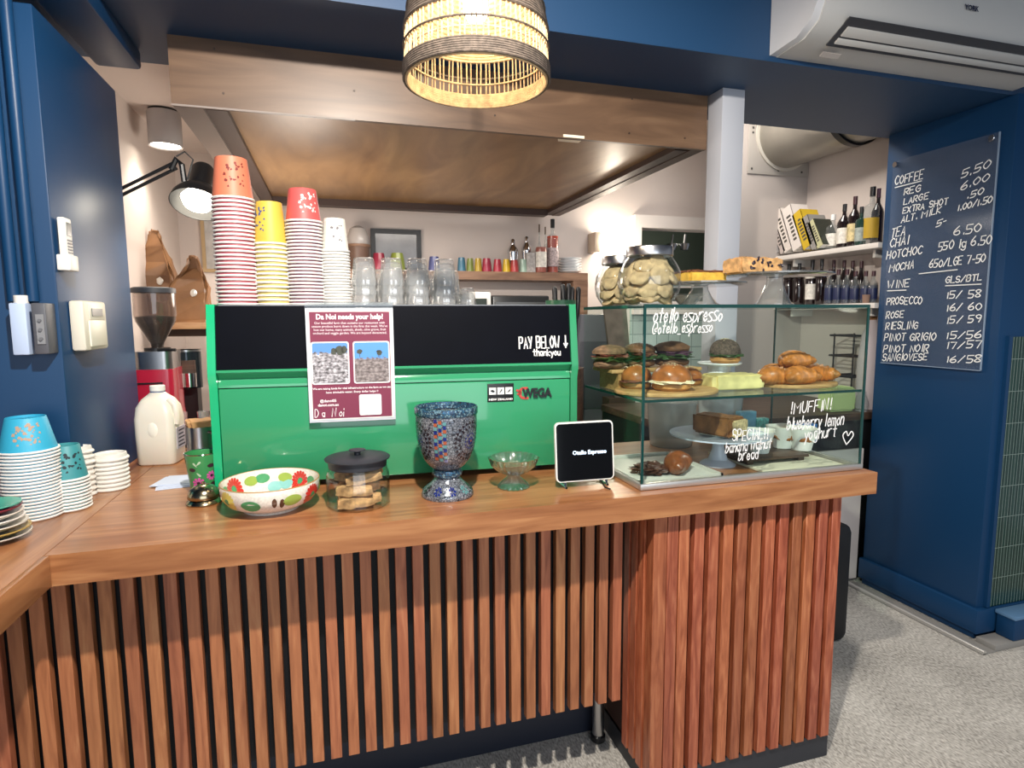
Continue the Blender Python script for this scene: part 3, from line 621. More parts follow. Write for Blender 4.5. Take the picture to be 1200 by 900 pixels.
def tumbler(R, r, H):
    b = MB(); wob = lambda a, j: 1+.04*cos(10*a+(.3 if j > 3 else 0))
    b.lathe([(R-.0015, .001), (R, .004), (R-.002, .02), (R-.004, .03), (r+.002, H-.012), (r, H-.002), (r-.004, H), (0, H)], seg=40, wob=wob)
    b.lathe([(R-.0035, .001), (R-.004, .02), (r-.001, H-.02), (r-.006, H-.014), (0, H-.013)], seg=40, wob=wob)
    return b.build('glass_tumbler', cup_glass, ang=60)
g0 = tumbler(.041, .030, .088); first = True
for row, (Y, pxs, n) in enumerate(((1.97, (428, 460, 490, 521.5), 3), (2.07, (440.5, 470, 499, 527), 3))):
    for px in pxs:
        P = ony(px, 357, Y)
        for k in range(n-(1 if row else 0)):
            o = g0 if first else g0.copy()
            if not first: COL.objects.link(o)
            first = False; o.location = (P.x, Y, ZM+.0008+.030*k); o.rotation_euler = (0, 0, k*.7)
            tag(o, 'clear faceted tumbler, upside down in the %s row of nested glass columns' % ('front' if not row else 'rear'), 'drinking glass', 'tumblers in the %s row on the machine' % ('front' if not row else 'rear'))
g1 = tumbler(.029, .022, .055)
for k, (px, Y) in enumerate(((548, 1.96), (541, 2.05))):
    o = g1 if not k else g1.copy()
    if k: COL.objects.link(o)
    P = ony(px, 357, Y); o.location = (P.x, Y, ZM+.0008); tag(o, ['small clear shot glass upside down, nearest of the pair right of the tumblers', 'small clear shot glass upside down behind another right of the tumblers'][k], 'drinking glass')

# ------------------------------------------------------------------ things along the counter
def plate(R, h, m, name='saucer'):
    b = MB(); b.lathe([(0, .003), (R*.45, .003), (R*.55, 0), (R*.6, .002), (R*.8, h*.45), (R, h-.0025), (R, h), (R*.98, h), (R*.62, .008), (0, .007)], seg=40); return b.build(name, m)
P = Vector((-.765, 1.60, 0)); z = ZT+.0005
for R, h, dz, c, lab in ((.072, .016, .011, 'cfc9bf', 'white saucer at the very bottom of the left plate stack'), (.071, .017, .014, 'b59a55', 'ochre saucer second from the bottom of the left plate stack'), (.066, .016, .013, 'dcd7cc', 'cream saucer in the lower middle of the left plate stack'),
        (.062, .016, .013, 'efece6', 'plain white plate in the middle of the left plate stack'), (.060, .016, .012, 'e6dfd2', 'speckled cream plate under the dark red one'), (.058, .016, .010, '7d2836', 'dark red plate just under the turquoise plate'), (.057, .013, .0, '55b39b', 'turquoise plate topping the stack at the left edge')):
    o = plate(R, h, mat('glaze_'+c, c, .2, coat=.3)); o.location = (P.x, P.y, z); tag(o, lab, 'plate', 'plates stacked at the left edge'); z += dz
# milk bottle
def loft(secs, m=24):
    vs = []; fs = []
    for (z, hx, hy, r, cx, cy) in secs:
        r = min(r, hx*.999, hy*.999); pl = rrect(cx-hx, cx+hx, cy-hy, cy+hy, r, 5); vs += [(x, y, z) for x, y in pl]; n = len(pl)
    for j in range(len(secs)-1):
        for i in range(n): fs.append((j*n+i, j*n+(i+1) % n, (j+1)*n+(i+1) % n, (j+1)*n+i))
    fs += [tuple(range(n))[::-1], tuple((len(secs)-1)*n+i for i in range(n))]
    return vs, fs
P = onz(186, 545, ZT); P.y += .05
t = thing('milk_bottle', 'large white plastic milk bottle against the blue wall end', 'milk bottle', (P.x, P.y, ZT+.0005), -.12)
hdpe = mat('milky_plastic', 'ece5d6', .35, sss=.15)
b = MB(); b.add(*loft([(0, .056, .056, .02, 0, 0), (.006, .062, .062, .024, 0, 0), (.10, .064, .064, .024, 0, 0), (.16, .064, .064, .024, 0, 0), (.20, .060, .060, .03, 0, 0), (.225, .048, .048, .035, 0, 0), (.242, .030, .030, .03, 0, 0), (.25, .022, .022, .022, 0, 0), (.262, .021, .021, .021, 0, 0)]))
b.build('body', hdpe, t, ang=60)
b = MB(); b.cyl((0, 0, .252), .024, .020, 24, bev=.002); b.build('cap', white, t)
MB().cyl((0, 0, .2475), .0235, .004, 24).build('seal_ring', mat('seal_blue', '44588a', .4), t)
MB().tube([(.045, -.03, .225), (.066, -.036, .205), (.070, -.036, .17), (.066, -.034, .14)], [.011, .012, .012, .010], 10).build('handle', hdpe, t)
b = MB(); b.blob((0, -.063, .125), (.018, .004, .028), 1, .02, 2); b.build('moulded_oval', mat('milk_bright', 'f6f1e2', .35), t)
b = MB(); b.box(.0635, .0655, -.035, .045, .05, .125); lb = b.build('label_sticker', mat('milk_label', 'bcb8c0', .5), t); b = MB()
for k in range(5): b.box(.0652, .066, -.025+.002*k, .035-.01*(k % 2), .058+.013*k, .063+.013*k)
b.build('print', mat('ink', '30303c', .6), lb)
# napkin sheets
for k, (dx, rz) in enumerate(((0, .2), (.008, .05), (-.006, -.18), (.01, -.05))):
    P = onz(207, 572, ZT); b = MB(); b.box(-.06, .06, -.055, .055, 0, .0012)
    one(b, 'napkin', mat('napkin_blue_white', 'cfd9ee', .8), ['pale paper napkin lowest of the loose pile left of the green tumbler', 'pale paper napkin second from the bottom of the loose pile', 'pale paper napkin third up in the loose pile beside the tumbler', 'pale paper napkin on top of the loose pile beside the tumbler'][k], 'napkin', (P.x+dx-.005, P.y+.05+.01*k, ZT+.0006+.0016*k), rz, 'napkins left of the green tumbler')
# painted tumbler
def decal(b, prof, th, z0, poly, off=.0006, seg=1):
    """poly (s,z) laid on the surface of revolution prof (list of (r,z)) around angle th, height z0"""
    def r_at(z):
        for (r0, a), (r1, c) in zip(prof, prof[1:]):
            if min(a, c) <= z <= max(a, c) and abs(c-a) > 1e-9: return r0+(r1-r0)*(z-a)/(c-a)
        return prof[-1][0] if z > prof[-1][1] else prof[0][0]
    pts = []
    for s_, z in poly:
        zz = z0+z; r = r_at(zz)+off; t_ = th+s_/max(r_at(z0), .005); pts.append((r*cos(t_), r*sin(t_), zz))
    c = [sum(p[i] for p in pts)/len(pts) for i in range(3)]
    n = len(pts); cr = math.hypot(c[0], c[1]); zz = c[2]; r = r_at(zz)+off; c = (c[0]/cr*r, c[1]/cr*r, zz)
    b.add(pts+[c], [(i, (i+1) % n, n) for i in range(n)])
def petal(cx, cz, a, L, W): return [(cx+cos(a)*L*u-sin(a)*W*v, cz+sin(a)*L*u+cos(a)*W*v) for u, v in ((.25, .12), (.6, .42), (.9, .5), (1, .15), (1, -.15), (.9, -.5), (.6, -.42), (.25, -.12))]
def disc(cx, cz, rx, rz=None, n=10): return [(cx+rx*cos(2*pi*k/n), cz+(rz or rx)*sin(2*pi*k/n)) for k in range(n)]
P = onz(237, 580, ZT); t = thing('painted_tumbler', 'green metal tumbler painted with pink flowers, behind the counter bell', 'tumbler', (P.x, P.y+.03, ZT+.0005))
pr = [(.033, 0), (.0335, .004), (.046, .112), (.047, .118)]
MB().lathe([(0, 0)]+pr+[(.0445, .118), (.044, .112), (.031, .004), (0, .004)], seg=32).build('cup', [mat('painted_green', '3f8f55', .3, coat=.3)], t)
MB().tube([(.0462*cos(2*pi*k/32), .0462*sin(2*pi*k/32), .118) for k in range(32)], .0016, 6, True).build('rim', chrome, t)
tc_ = math.atan2(-P.y, -P.x)
pk = MB(); dk = MB(); lt_ = MB()
for th, z, r in ((-.35, .035, .017), (.55, .055, .014), (1.6, .04, .015), (3, .05, .015)):
    for k in range(9): decal(pk, pr, tc_+th, z, petal(0, 0, 2*pi*k/9, r, r*.42))
    decal(dk, pr, tc_+th, z, disc(0, 0, r*.3), .001)
for th, z in ((.5, .085), (.75, .03), (-.7, .075)): decal(dk, pr, tc_+th, z, disc(0, 0, .010, .006))
for th, z, a in ((-.45, .085, .8), (-.3, .08, 2.2), (-.5, .07, -.8)): decal(lt_, pr, tc_+th, z, petal(0, 0, a, .02, .006))
pk.build('pink_flowers', mat('paint_pink', 'd84fa5', .4), t); dk.build('dark_flowers', mat('paint_dark', '3a2630', .4), t); lt_.build('pale_leaves', mat('paint_pale', 'b8cdb0', .4), t)
# counter bell
P = onz(239, 590, ZT); t = thing('counter_bell', 'shiny metal service bell in front of the green tumbler', 'bell', (P.x, P.y+.005, ZT+.0005))
MB().lathe([(0, 0), (.043, 0), (.045, .003), (.043, .008), (.036, .013), (.034, .016), (0, .016)], seg=36).build('base', brass, t)
MB().lathe([(.040, .016), (.041, .018), (.040, .026), (.035, .038), (.025, .047), (.010, .052), (0, .053)], seg=36).build('dome', brass, t)
MB().cyl((0, 0, .052), .004, .008, 12).build('plunger', brass, t)
# flower bowl
P = onz(318, 597, ZT); t = thing('flower_bowl', 'white ceramic bowl painted with red daisies and green leaves', 'bowl', (P.x, P.y+.015, ZT+.0005))
po = [(.070, .0), (.072, .006), (.105, .022), (.122, .045), (.124, .075)]; pi_ = [(.078, .012), (.100, .024), (.116, .045), (.119, .074)]
speck = mat('speckled_glaze', 'e8e3d8', .2, coat=.4, var=(160, .12))
MB().lathe([(0, .004), (.066, .004), (.067, 0)]+po+[(.1225, .0775), (.120, .077)]+pi_[::-1]+[(0, .010)], seg=56).build('body', speck, t)
MB().tube([(.1222*cos(2*pi*k/56), .1222*sin(2*pi*k/56), .0765) for k in range(56)], .0018, 6, True).build('tan_rim', mat('tan_glaze', 'b58a55', .3), t)
tc_ = math.atan2(-P.y, -P.x); red_, grn, lim, yel, brn, aq = MB(), MB(), MB(), MB(), MB(), MB()
def daisy(mb, ctr, prof, th, z, r, off, n=16, w=.30):
    for k in range(n): decal(mb, prof, th, z, petal(0, 0, 2*pi*k/n, r, r*w), off)
    decal(ctr, prof, th, z, disc(0, 0, r*.3), off*1.6)
daisy(red_, grn, po, tc_+.95, .044, .029, .0008); daisy(yel, grn, po, tc_-1.0, .046, .028, .0008); daisy(red_, grn, po, tc_+2.6, .044, .028, .0008)
daisy(red_, grn, pi_, tc_+pi+.95, .044, .030, -.0008); daisy(red_, grn, pi_, tc_+pi-.75, .044, .028, -.0008)
for th, z, a, c in ((-.42, .040, .3, grn), (.42, .046, .5, lim), (.20, .042, 2.4, brn), (.05, .045, 1.2, brn), (1.6, .045, .1, lim), (-1.7, .045, .4, grn)): decal(c, po, tc_+th, z, disc(0, 0, .024 if c is not brn else .006, .015 if c is not brn else .013, 16), .0018)
for th, z, c in ((.45, .052, lim), (.18, .054, grn), (-.35, .052, lim), (-1.15, .050, grn), (-.1, .03, aq), (-.38, .036, aq), (1.35, .05, grn)): decal(c, pi_, tc_+pi+th, z, disc(0, 0, .020, .013, 16), -.0016)
for mb, n, c in ((red_, 'red_daisies', 'cf3b30'), (grn, 'green_leaves', '4fa06a'), (lim, 'lime_leaves', '9db653'), (yel, 'yellow_daisy', 'e3d36a'), (brn, 'brown_leaves', '5a3a28'), (aq, 'aqua_leaves', '8cc9c4')): mb.build(n, mat(n, c, .3, coat=.3), t, ang=80)
# biscotti jar
P = onz(421, 592, ZT); JY = P.y+.012; t = thing('biscotti_jar', 'glass jar with a dark charcoal lid, filled with biscotti', 'jar', (P.x, JY, ZT+.0005)); R = .083
MB().lathe([(0, 0), (R-.006, 0), (R, .006), (R, .085), (R-.005, .100), (R-.008, .108), (R-.010, .108), (R-.007, .098), (R-.003, .085), (R-.003, .008), (R-.008, .004), (0, .004)], seg=48).build('body', jar_glass, t)
MB().lathe([(0, .104), (R-.009, .104), (R-.007, .106), (R-.006, .124), (R+.002, .126), (R+.003, .129), (R, .131), (R*.6, .1345), (.012, .136), (0, .136)], seg=48).build('lid', charcoal, t)
MB().lathe([(.009, .135), (.008, .142), (.012, .146), (.022, .148), (.022, .150), (.012, .152), (0, .152)], seg=28).build('knob', charcoal, t)
bis = mat('biscotti', 'c39a68', .8, var=(45, .55), bump=(70, .9))
rnd = random.Random(4)
def biscotto():
    b = bmesh.new(); bmesh.ops.create_cube(b, size=1); bmesh.ops.subdivide_edges(b, edges=b.edges[:], cuts=5, use_grid_fill=True)
    from mathutils import noise
    for v in b.verts:
        x, y, z = v.co; q = 1-.35*(2*x)**4*.6; x, y, z = x*.092, y*.022, z*.030*q*(1-.2*(2*y)**2); nn = noise.noise_vector(Vector((x, y, z))*70)*.004; v.co = (x+nn.x, y+nn.y, z+nn.z)
    m = MB(); m.bm(b); return m.build('biscotto', bis, ang=50)
bb = biscotto(); cen = (P.x, JY)
pos = [(-.01, -.047, .019, .12, 0), (.012, -.016, .019, -.1, 0), (-.008, .018, .019, .1, 0), (.0, .048, .019, 0, 0), (-.012, -.045, .050, -.08, .05), (.008, -.012, .050, .1, 0), (-.004, .022, .050, 0, 0), (.012, -.040, .081, .1, -.12), (-.015, -.008, .081, -.3, 0), (.02, .026, .081, .4, 0)]
for k, (x, y, z, rz, ry) in enumerate(pos):
    o = bb if not k else bb.copy()
    if k: COL.objects.link(o)
    o.location = (cen[0]+x, cen[1]+y, ZT+z); o.rotation_euler = (0, ry, rz)
    tag(o, 'nutty golden biscotto lying inside the charcoal-lidded glass jar', 'biscuit', 'biscotti in the jar')
# mosaic goblet
P = onz(526, 582, ZT); P.y += .018; t = thing('mosaic_vase', 'large goblet-shaped vase covered in silver and dark mosaic tiles', 'vase', (P.x, P.y, ZT+.0005))
foot = [(.072, 0), (.074, .008), (.070, .018), (.045, .040), (.034, .054), (.033, .058)]
bowl = [(.036, .078), (.050, .088), (.066, .108), (.077, .135), (.0825, .165), (.085, .200), (.0855, .234)]
def mosaic(name, a, c, d, sc):
    m, tt, bs = _new(name); bs.inputs['Roughness'].default_value = .18; bs.inputs['Metallic'].default_value = .35
    tc = nd(tt, 'ShaderNodeTexCoord').outputs['Object']; v = nd(tt, 'ShaderNodeTexVoronoi', Scale=sc); tt.links.new(tc, v.inputs[0])
    e_ = nd(tt, 'ShaderNodeTexVoronoi', feature='DISTANCE_TO_EDGE', Scale=sc); tt.links.new(tc, e_.inputs[0])
    sp = nd(tt, 'ShaderNodeSeparateColor'); tt.links.new(v.outputs['Color'], sp.inputs[0])
    c1 = ramp(tt, sp.outputs[0], [(0, a), (.45, c), (.8, d)], 'CONSTANT')
    st = nd(tt, 'ShaderNodeMath', operation='GREATER_THAN'); st.inputs[1].default_value = .07; tt.links.new(e_.outputs[0], st.inputs[0])
    mi = nd(tt, 'ShaderNodeMix', data_type='RGBA'); tt.links.new(st.outputs[0], mi.inputs[0]); mi.inputs[6].default_value = lin('3d3f46'); tt.links.new(c1, mi.inputs[7]); tt.links.new(mi.outputs[2], bs.inputs['Base Color'])
    bp = nd(tt, 'ShaderNodeBump', Strength=.5, Distance=.001); tt.links.new(e_.outputs[0], bp.inputs['Height']); tt.links.new(bp.outputs[0], bs.inputs['Normal']); return m
sil = mosaic('silver_mosaic', '868b94', '989ea6', '747d8a', 130); blu = mosaic('blue_mosaic', '3c6d8e', '7fa6b8', '2c4a66', 190)
MB().lathe([(0, 0)]+foot+[(0, .058)], seg=48).build('foot', sil, t)
MB().lathe([(.030, .056), (.040, .058), (.0435, .066), (.041, .076), (.034, .080)], seg=40).build('collar', blu, t)
MB().lathe([(0, .076)]+bowl+[(.082, .234), (.074, .14), (.05, .1), (0, .09)], seg=56).build('bowl', sil, t)
MB().lathe([(.0855, .233), (.088, .236), (.0885, .252), (.087, .256), (.083, .256), (.081, .236)], seg=56).build('rim_band', blu, t)
tc_ = math.atan2(-P.y, -P.x); dk, nv, cop, tq = MB(), MB(), MB(), MB()
for th in (52, -68, 172):
    th = tc_+RAD(th)
    for r, n, s_ in ((.052, 26, .0064), (.040, 21, .0060), (.021, 14, .0040)):
        for k in range(n):
            a = 2*pi*k/n; cx, cz = r*cos(a), r*sin(a); z = .165+cz
            if not .095 < z < .226: continue
            decal(dk if r > .03 else nv, bowl, th, .165, [(cx+s_*cos(a+q), cz+s_*sin(a+q)) for q in (0, 2.2, -2.2)], .0010)
    for k in range(8): decal(nv, bowl, th, .165, petal(0, 0, 2*pi*k/8, .012, .005), .0010)
    decal(cop, bowl, th, .165, disc(0, 0, .003), .0014)
for th in (-12, 112, 232):
    for r in range(11):
        for c in range(3):
            z = .226-.0105*r-.0035*c; s_ = (c-1)*.0125; kk = (r+c) % 3; q = .0044
            decal((nv, cop, tq)[kk], bowl, tc_+RAD(th), z, [(s_-q, -q), (s_+q, -q), (s_+q, q), (s_-q, q)], .0010)
for k in range(10):
    th = tc_+2*pi*k/10+.2
    for q in range(7): decal((nv, tq, dk)[k % 3], foot, th, .0255, petal(0, 0, 2*pi*q/7, .011, .0055), .0012)
for mb, n, c in ((dk, 'dark_tiles', '2a1f26'), (nv, 'navy_tiles', '1f2c72'), (cop, 'copper_tiles', 'a5553a'), (tq, 'teal_tiles', '5b8f92')): mb.build(n, mat(n, c, .15, coat=.5), t, ang=80)
# pressed glass dish
P = onz(603, 572, ZT); t = thing('footed_glass_dish', 'small empty fluted glass dish on a foot beside the mosaic vase', 'glass dish', (P.x, P.y+.01, ZT+.0005)); fl = lambda a, j: 1+.055*cos(20*a)
MB().lathe([(0, .006), (.044, .0), (.047, .003), (.040, .012), (.020, .030), (.016, .038), (0, .038)], seg=80, wob=fl).build('foot', cut_glass, t, ang=70)
MB().lathe([(0, .038), (.018, .038), (.045, .050), (.064, .068), (.070, .086), (.073, .092), (.070, .092), (.066, .086), (.060, .070), (.042, .054), (.016, .044), (0, .043)], seg=80, wob=fl).build('dish', cut_glass, t, ang=70)
# tablet
DS = mat('dark_screen', '050608', .08); DS.node_tree.nodes['Principled BSDF'].inputs['Specular IOR Level'].default_value = .22
P = onz(688, 572, ZT); t = thing('payment_tablet', 'square white-framed payment tablet showing a shop name, on a small stand', 'tablet', (P.x, P.y+.01, ZT+.0005), -.03); hw = .0915
Tt = frame_T((0, 0, .018), (1, 0, 0), Vector((0, .10, 1)))
MB().prism(rrect(-hw, hw, 0, .176, .014), .010, frame_T((0, .010, .018), (1, 0, 0), Vector((0, .10, 1)))).build('frame', white, t)
scr = MB().prism(rrect(-hw+.004, hw-.004, .004, .172, .011), .0008, frame_T((0, -.0001, .018), (1, 0, 0), Vector((0, .10, 1)))).build('screen', DS, t)
typeset('shop_name', 'Otello Espresso', .0165, mat('screen_text', 'cfe6ff', .5, emit=.8), scr, frame_T((.014, .0060, .098), (1, 0, 0), Vector((0, .10, 1))), bold=.0005)
for x in (-.062, .068): MB().tube([(x, .012, .028), (x, .004, .008), (x, -.004, .003), (x, .05, .003), (x, .075, .012)], .004, 8).build('stand_leg', chrome, t)
MB().tube([(.048, .012, .022), (.052, -.01, .006), (.05, -.03, .003), (.056, -.05, .0035)], .0022, 6).build('cable', black, t)
Q = onz(727, 556, ZT)
one(MB().tube([(0, 0, .003), (.03, -.02, .003), (.06, -.07, .003), (.085, -.085, .003)], .0025, 6), 'power_cable', black, 'thin black cable lying beside the display case corner', 'cable', (Q.x-.03, Q.y+.01, ZT))
# pendant
P = Vector((.335, 1.40, 2.035)); t = thing('rattan_pendant_lamp', 'rattan pendant lamp with dark woven bands hanging above the bar', 'pendant lamp', P); R = .166
dk_w, pale_w = mat('dark_rattan', '5c5148', .75, var=(90, .45), bump=(140, 1)), mat('pale_rattan', 'cdb085', .6, var=(60, .3), bump=(120, .8))
def woven(r0, z0, r1, z1, rings, name, m, rr=.003):
    b = MB()
    for k in range(rings):
        u = k/(rings-1) if rings > 1 else 0; r = r0+(r1-r0)*u; z = z0+(z1-z0)*u
        b.tube([(r*cos(2*pi*j/48)+(.0012*sin(24*2*pi*j/48+k*pi))*cos(2*pi*j/48), r*sin(2*pi*j/48), z) for j in range(48)], rr, 6, True)
    return b.build(name, m, t)
woven(R, .003, R, .030, 7, 'lower_dark_band', dk_w); woven(R-.006, .001, R-.006, .030, 8, 'lower_lit_lining', pale_w, .0028)  # inner rings coloured pale for the bulb-lit inside of the shade
woven(R-.001, .072, R-.001, .072, 1, 'dark_hoop', dk_w, .0022)
woven(R-.004, .110, R-.014, .155, 9, 'upper_dark_band', dk_w, .0035); woven(R-.010, .110, R-.020, .155, 8, 'upper_lit_lining', pale_w, .0032)
woven(R-.014, .155, .06, .235, 14, 'dark_crown', dk_w, .006); woven(R-.020, .155, .05, .232, 12, 'lit_crown_lining', pale_w, .006)
woven(R-.009, .055, R-.009, .055, 1, 'inner_hoop', pale_w, .002)
b = MB(); n = 84
for k in range(n):
    a = 2*pi*k/n+.01*sin(k*3.1); b.tube([((R-.003)*cos(a), (R-.003)*sin(a), .026), ((R-.006)*cos(a+.01*sin(k)), (R-.006)*sin(a+.01*sin(k)), .114)], .0019, 5)
b.build('cane_sticks', pale_w, t)
bl = MB(); bl.lathe([(0, -.055), (.018, -.05), (.029, -.03), (.028, -.008), (.016, .018), (.013, .03), (0, .03)], (0, 0, .185), 24); bl.build('bulb', mat('lamp_glass', 'fff1d6', .3, emit=9), t)
MB().cyl((0, 0, .21), .020, .05, 20).build('socket', black, t); MB().cyl((0, 0, .255), .004, .705, 8).build('cord', black, t)
light('pendant_bulb', 'POINT', (P.x, P.y, P.z+.085), 1.1, (1, .87, .70), .03)
# ------------------------------------------------------------------ display case
cx0, cx1, cy0, cy1, cz1, csh = .834, 1.634, 1.507, 1.93, 1.535, 1.262
t = thing('display_case', 'glass pastry display case with white handwritten lettering at the right end of the bar', 'display case', (1.234, 1.72, ZT)); O = (1.234, 1.72, ZT); g = .006
rel(MB().box(cx0+g, cx1-g, cy0, cy0+g, ZT+.018, cz1-.010), O).build('front_pane', pane, t)
rel(MB().box(cx0, cx0+g, cy0, cy1, ZT+.018, cz1-.010), O).build('side_pane', pane, t)
rel(MB().box(cx1-g, cx1, cy0, cy1, ZT+.018, cz1-.010), O).build('side_pane', pane, t)
rel(MB().box(cx0+.002, cx1-.002, cy0+.002, cy1, cz1-.009, cz1-.001), O).build('top_pane', pane, t)
sh = rel(MB().box(cx0+g, cx1-g, cy0+g, cy1, csh-.006, csh), O).build('shelf', pane, t)
b = MB(); b.box(cx0-.001, cx1+.001, cy0-.001, cy0+.003, cz1-.010, cz1); b.box(cx0-.001, cx0+.003, cy0, cy1, cz1-.010, cz1); b.box(cx1-.003, cx1+.001, cy0, cy1, cz1-.010, cz1)
rel(b, O).build('top_edges', edge, t)
b = MB(); b.box(cx0+g, cx1-g, cy0+g, cy0+g+.003, csh-.007, csh+.001); b.box(cx0+g, cx0+g+.003, cy0+g, cy1, csh-.007, csh+.001)
rel(b, O).build('shelf_edges', edge, t)
b = MB(); b.box(cx0-.001, cx0+.0065, cy0-.001, cy0+.0035, ZT+.016, cz1-.01); b.box(cx1-.0065, cx1+.001, cy0-.001, cy0+.0035, ZT+.016, cz1-.01)
rel(b, O).build('corner_seams', edge, t)
rel(MB().box(cx1-.004, cx1+.001, cy1-.004, cy1, ZT+.016, cz1-.01), O).build('rear_seam', edge, t)
b = MB(); b.box(cx0-.004, cx1+.004, cy0-.006, cy0+.012, ZT+.001, ZT+.019, .002); b.box(cx0-.004, cx0+.010, cy0+.012, cy1, ZT+.001, ZT+.019, .002); b.box(cx1-.01, cx1+.004, cy0+.012, cy1, ZT+.001, ZT+.019, .002)
rel(b, O).build('base_rail', mat('rail_silver', 'c2c1bd', .3, .7), t)
yl = cy0-.0015
def on_case(text, px0, px1, py, hpx, wd, slant, seed, name, up=0):
    a, c = ony(px0, py, yl), ony(px1, py+up, yl); u_ = (c-a); k = dist(a); b = MB()
    Tc = frame_T((a.x-O[0], yl-O[1], a.z-O[2]), u_, Vector((-u_.z, 0, u_.x)))
    script(b, text, 0, 0, hpx*k, Tc, wd, slant, fit=u_.length, seed=seed); return b.build(name, chalk, t)
on_case('otello espresso', 765, 845, 378, 16, .0034, .22, 11, 'lettering', -2)
on_case('@otello_espresso', 764, 834, 391, 12, .0026, .22, 12, 'lettering', -2)
on_case('!MUFFIN!', 926, 973, 485, 13, .0032, .15, 13, 'lettering', -5)
on_case('blueberry lemon', 922, 988, 504, 15, .0030, .15, 14, 'lettering', -6)
on_case('yoghurt', 942, 979, 516, 13, .0030, .15, 15, 'lettering', -5)
on_case('*', 986, 998, 521, 16, .0034, .1, 16, 'heart_drawing', 0)
on_case('SPECIAL!!', 858, 899, 517, 13, .0030, .05, 17, 'lettering', -3)
on_case('banana walnut', 850, 903, 531, 12, .0028, .15, 18, 'lettering', -6)
on_case('bread', 865, 888, 540, 12, .0028, .15, 19, 'lettering', -3)

# --- jars and cakes on top of the case
ZC = cz1+.0005
def cookie_jar(px, wpx, Y, ztop_px, label, clabel, group, seed):
    P = ony(px, 330, Y); R = wpx*dist(P)/2; Ht = ony(px, ztop_px, Y-.02).z-ZC; t = thing('cookie_jar', label, 'jar', (P.x, Y, ZC))
    hb = Ht-.026; pr = [(R*.62*1, 0), (R*.70, .004), (R*.93, hb*.25), (R, hb*.47), (R*.95, hb*.70), (R*.80, hb*.88), (R*.70, hb*.97), (R*.70, hb)]
    MB().lathe([(0, 0)]+pr+[(r-.003, z) for r, z in pr[::-1][:-1]]+[(R*.6, .004), (0, .004)], seg=48).build('body', jar_glass, t)
    MB().lathe([(0, hb-.002), (R*.71, hb-.002), (R*.73, hb), (R*.73, Ht-.003), (R*.71, Ht), (0, Ht)], seg=48).build('lid', steel, t)
    rnd = random.Random(seed); k = 0; c0 = None
    def cookie():
        b = MB(); b.blob((0, 0, 0), (R*.36, R*.36, R*.12), seed, .16, 3, 3.5); return b.build('cookie', crumb, ang=60)
    lay = [(.14, .0, 6, .46), (.34, .3, 7, .62), (.55, .1, 7, .66), (.76, .35, 6, .50), (.30, 0, 1, .0), (.5, 0, 2, .15), (.72, 0, 2, .1)]
    for h_, a0, n, rr in lay:
        for q in range(n):
            a = a0*2+2*pi*q/n+rnd.uniform(-.2, .2); o = cookie() if c0 is None else c0.copy()
            if c0 is None: c0 = o
            else: COL.objects.link(o)
            o.location = (P.x+R*rr*cos(a), Y+R*rr*sin(a), ZC+.004+hb*h_+rnd.uniform(-.004, .004))
            tilt = (.55 if h_ < .2 else 1.2 if h_ < .6 else .9)*(1 if rr else .3)+rnd.uniform(-.3, .3)
            o.rotation_euler = (Euler((0, 0, a)).to_matrix() @ Euler((0, tilt, 0)).to_matrix() @ Euler((0, 0, rnd.uniform(0, 6))).to_matrix()).to_euler()
            tag(o, clabel, 'cookie', group)
cookie_jar(727, 60, 1.84, 300, 'smaller glass cookie jar with steel lid, half hidden behind the bigger one', 'golden cookie inside the smaller cookie jar at the rear', 'cookies in the smaller jar', 3)
cookie_jar(760.5, 74, 1.66, 289, 'big round glass cookie jar with steel lid on the case corner', 'rough golden cookie inside the big front cookie jar', 'cookies in the big jar', 7)
clear = glass('clear_stand_glass', (.93, .95, .95), .03, 2.6, haze=.10)
def cake_stand(px0, px1, py, Y, label, wpx_foot, flare=1.0):
    a, c = ony(px0, py, Y), ony(px1, py, Y); P = (a+c)/2; R = (c.x-a.x)/2*.97; zt = P.z; rf = wpx_foot*dist(P)/2
    t = thing('glass_cake_stand', label, 'cake stand', (P.x, Y, ZC)); h_ = zt-ZC
    MB().lathe([(0, h_-.006), (R*.9, h_-.006), (R, h_-.001), (R, h_+.004), (R*.97, h_+.004), (R*.9, h_), (0, h_)], seg=48).build('plate', clear, t)
    MB().lathe([(0, 0), (rf, 0), (rf, .006), (rf*.85, .012), (rf*.62, h_*.4), (rf*.42, h_*.75), (rf*.40, h_-.006), (0, h_-.006)], seg=40).build('foot', clear, t); return P, zt, R
P1, z1, R1 = cake_stand(772, 866, 333, 1.80, 'clear glass cake stand holding the yellow cake, beside the jars', 46)
P2, z2, R2 = cake_stand(852, 961, 323, 1.70, 'clear glass cake stand holding the blueberry loaf, right of the post', 44)
def slab(w, d, h, seed, amp=.004):
    b = bmesh.new(); bmesh.ops.create_cube(b, size=1); bmesh.ops.bevel(b, geom=b.edges[:], offset=.08, segments=2, affect='EDGES'); bmesh.ops.subdivide_edges(b, edges=b.edges[:], cuts=4, use_grid_fill=True)
    from mathutils import noise
    for v in b.verts:
        p = Vector((v.co.x*w, v.co.y*d, (v.co.z+.5)*h)); n = noise.noise_vector(p*55+Vector((seed, 0, 0)))*amp
        if p.z < .004: n.z = 0
        v.co = p+n
    return MB().bm(b)
k = dist(P1)
a, c = ony(797, 331, 1.78), ony(842, 331, 1.78); hh = 13*k
t = thing('yellow_cake', 'slab of yellow cake with a browned top on the left cake stand', 'cake', ((a.x+c.x)/2, 1.78, z1+.001))
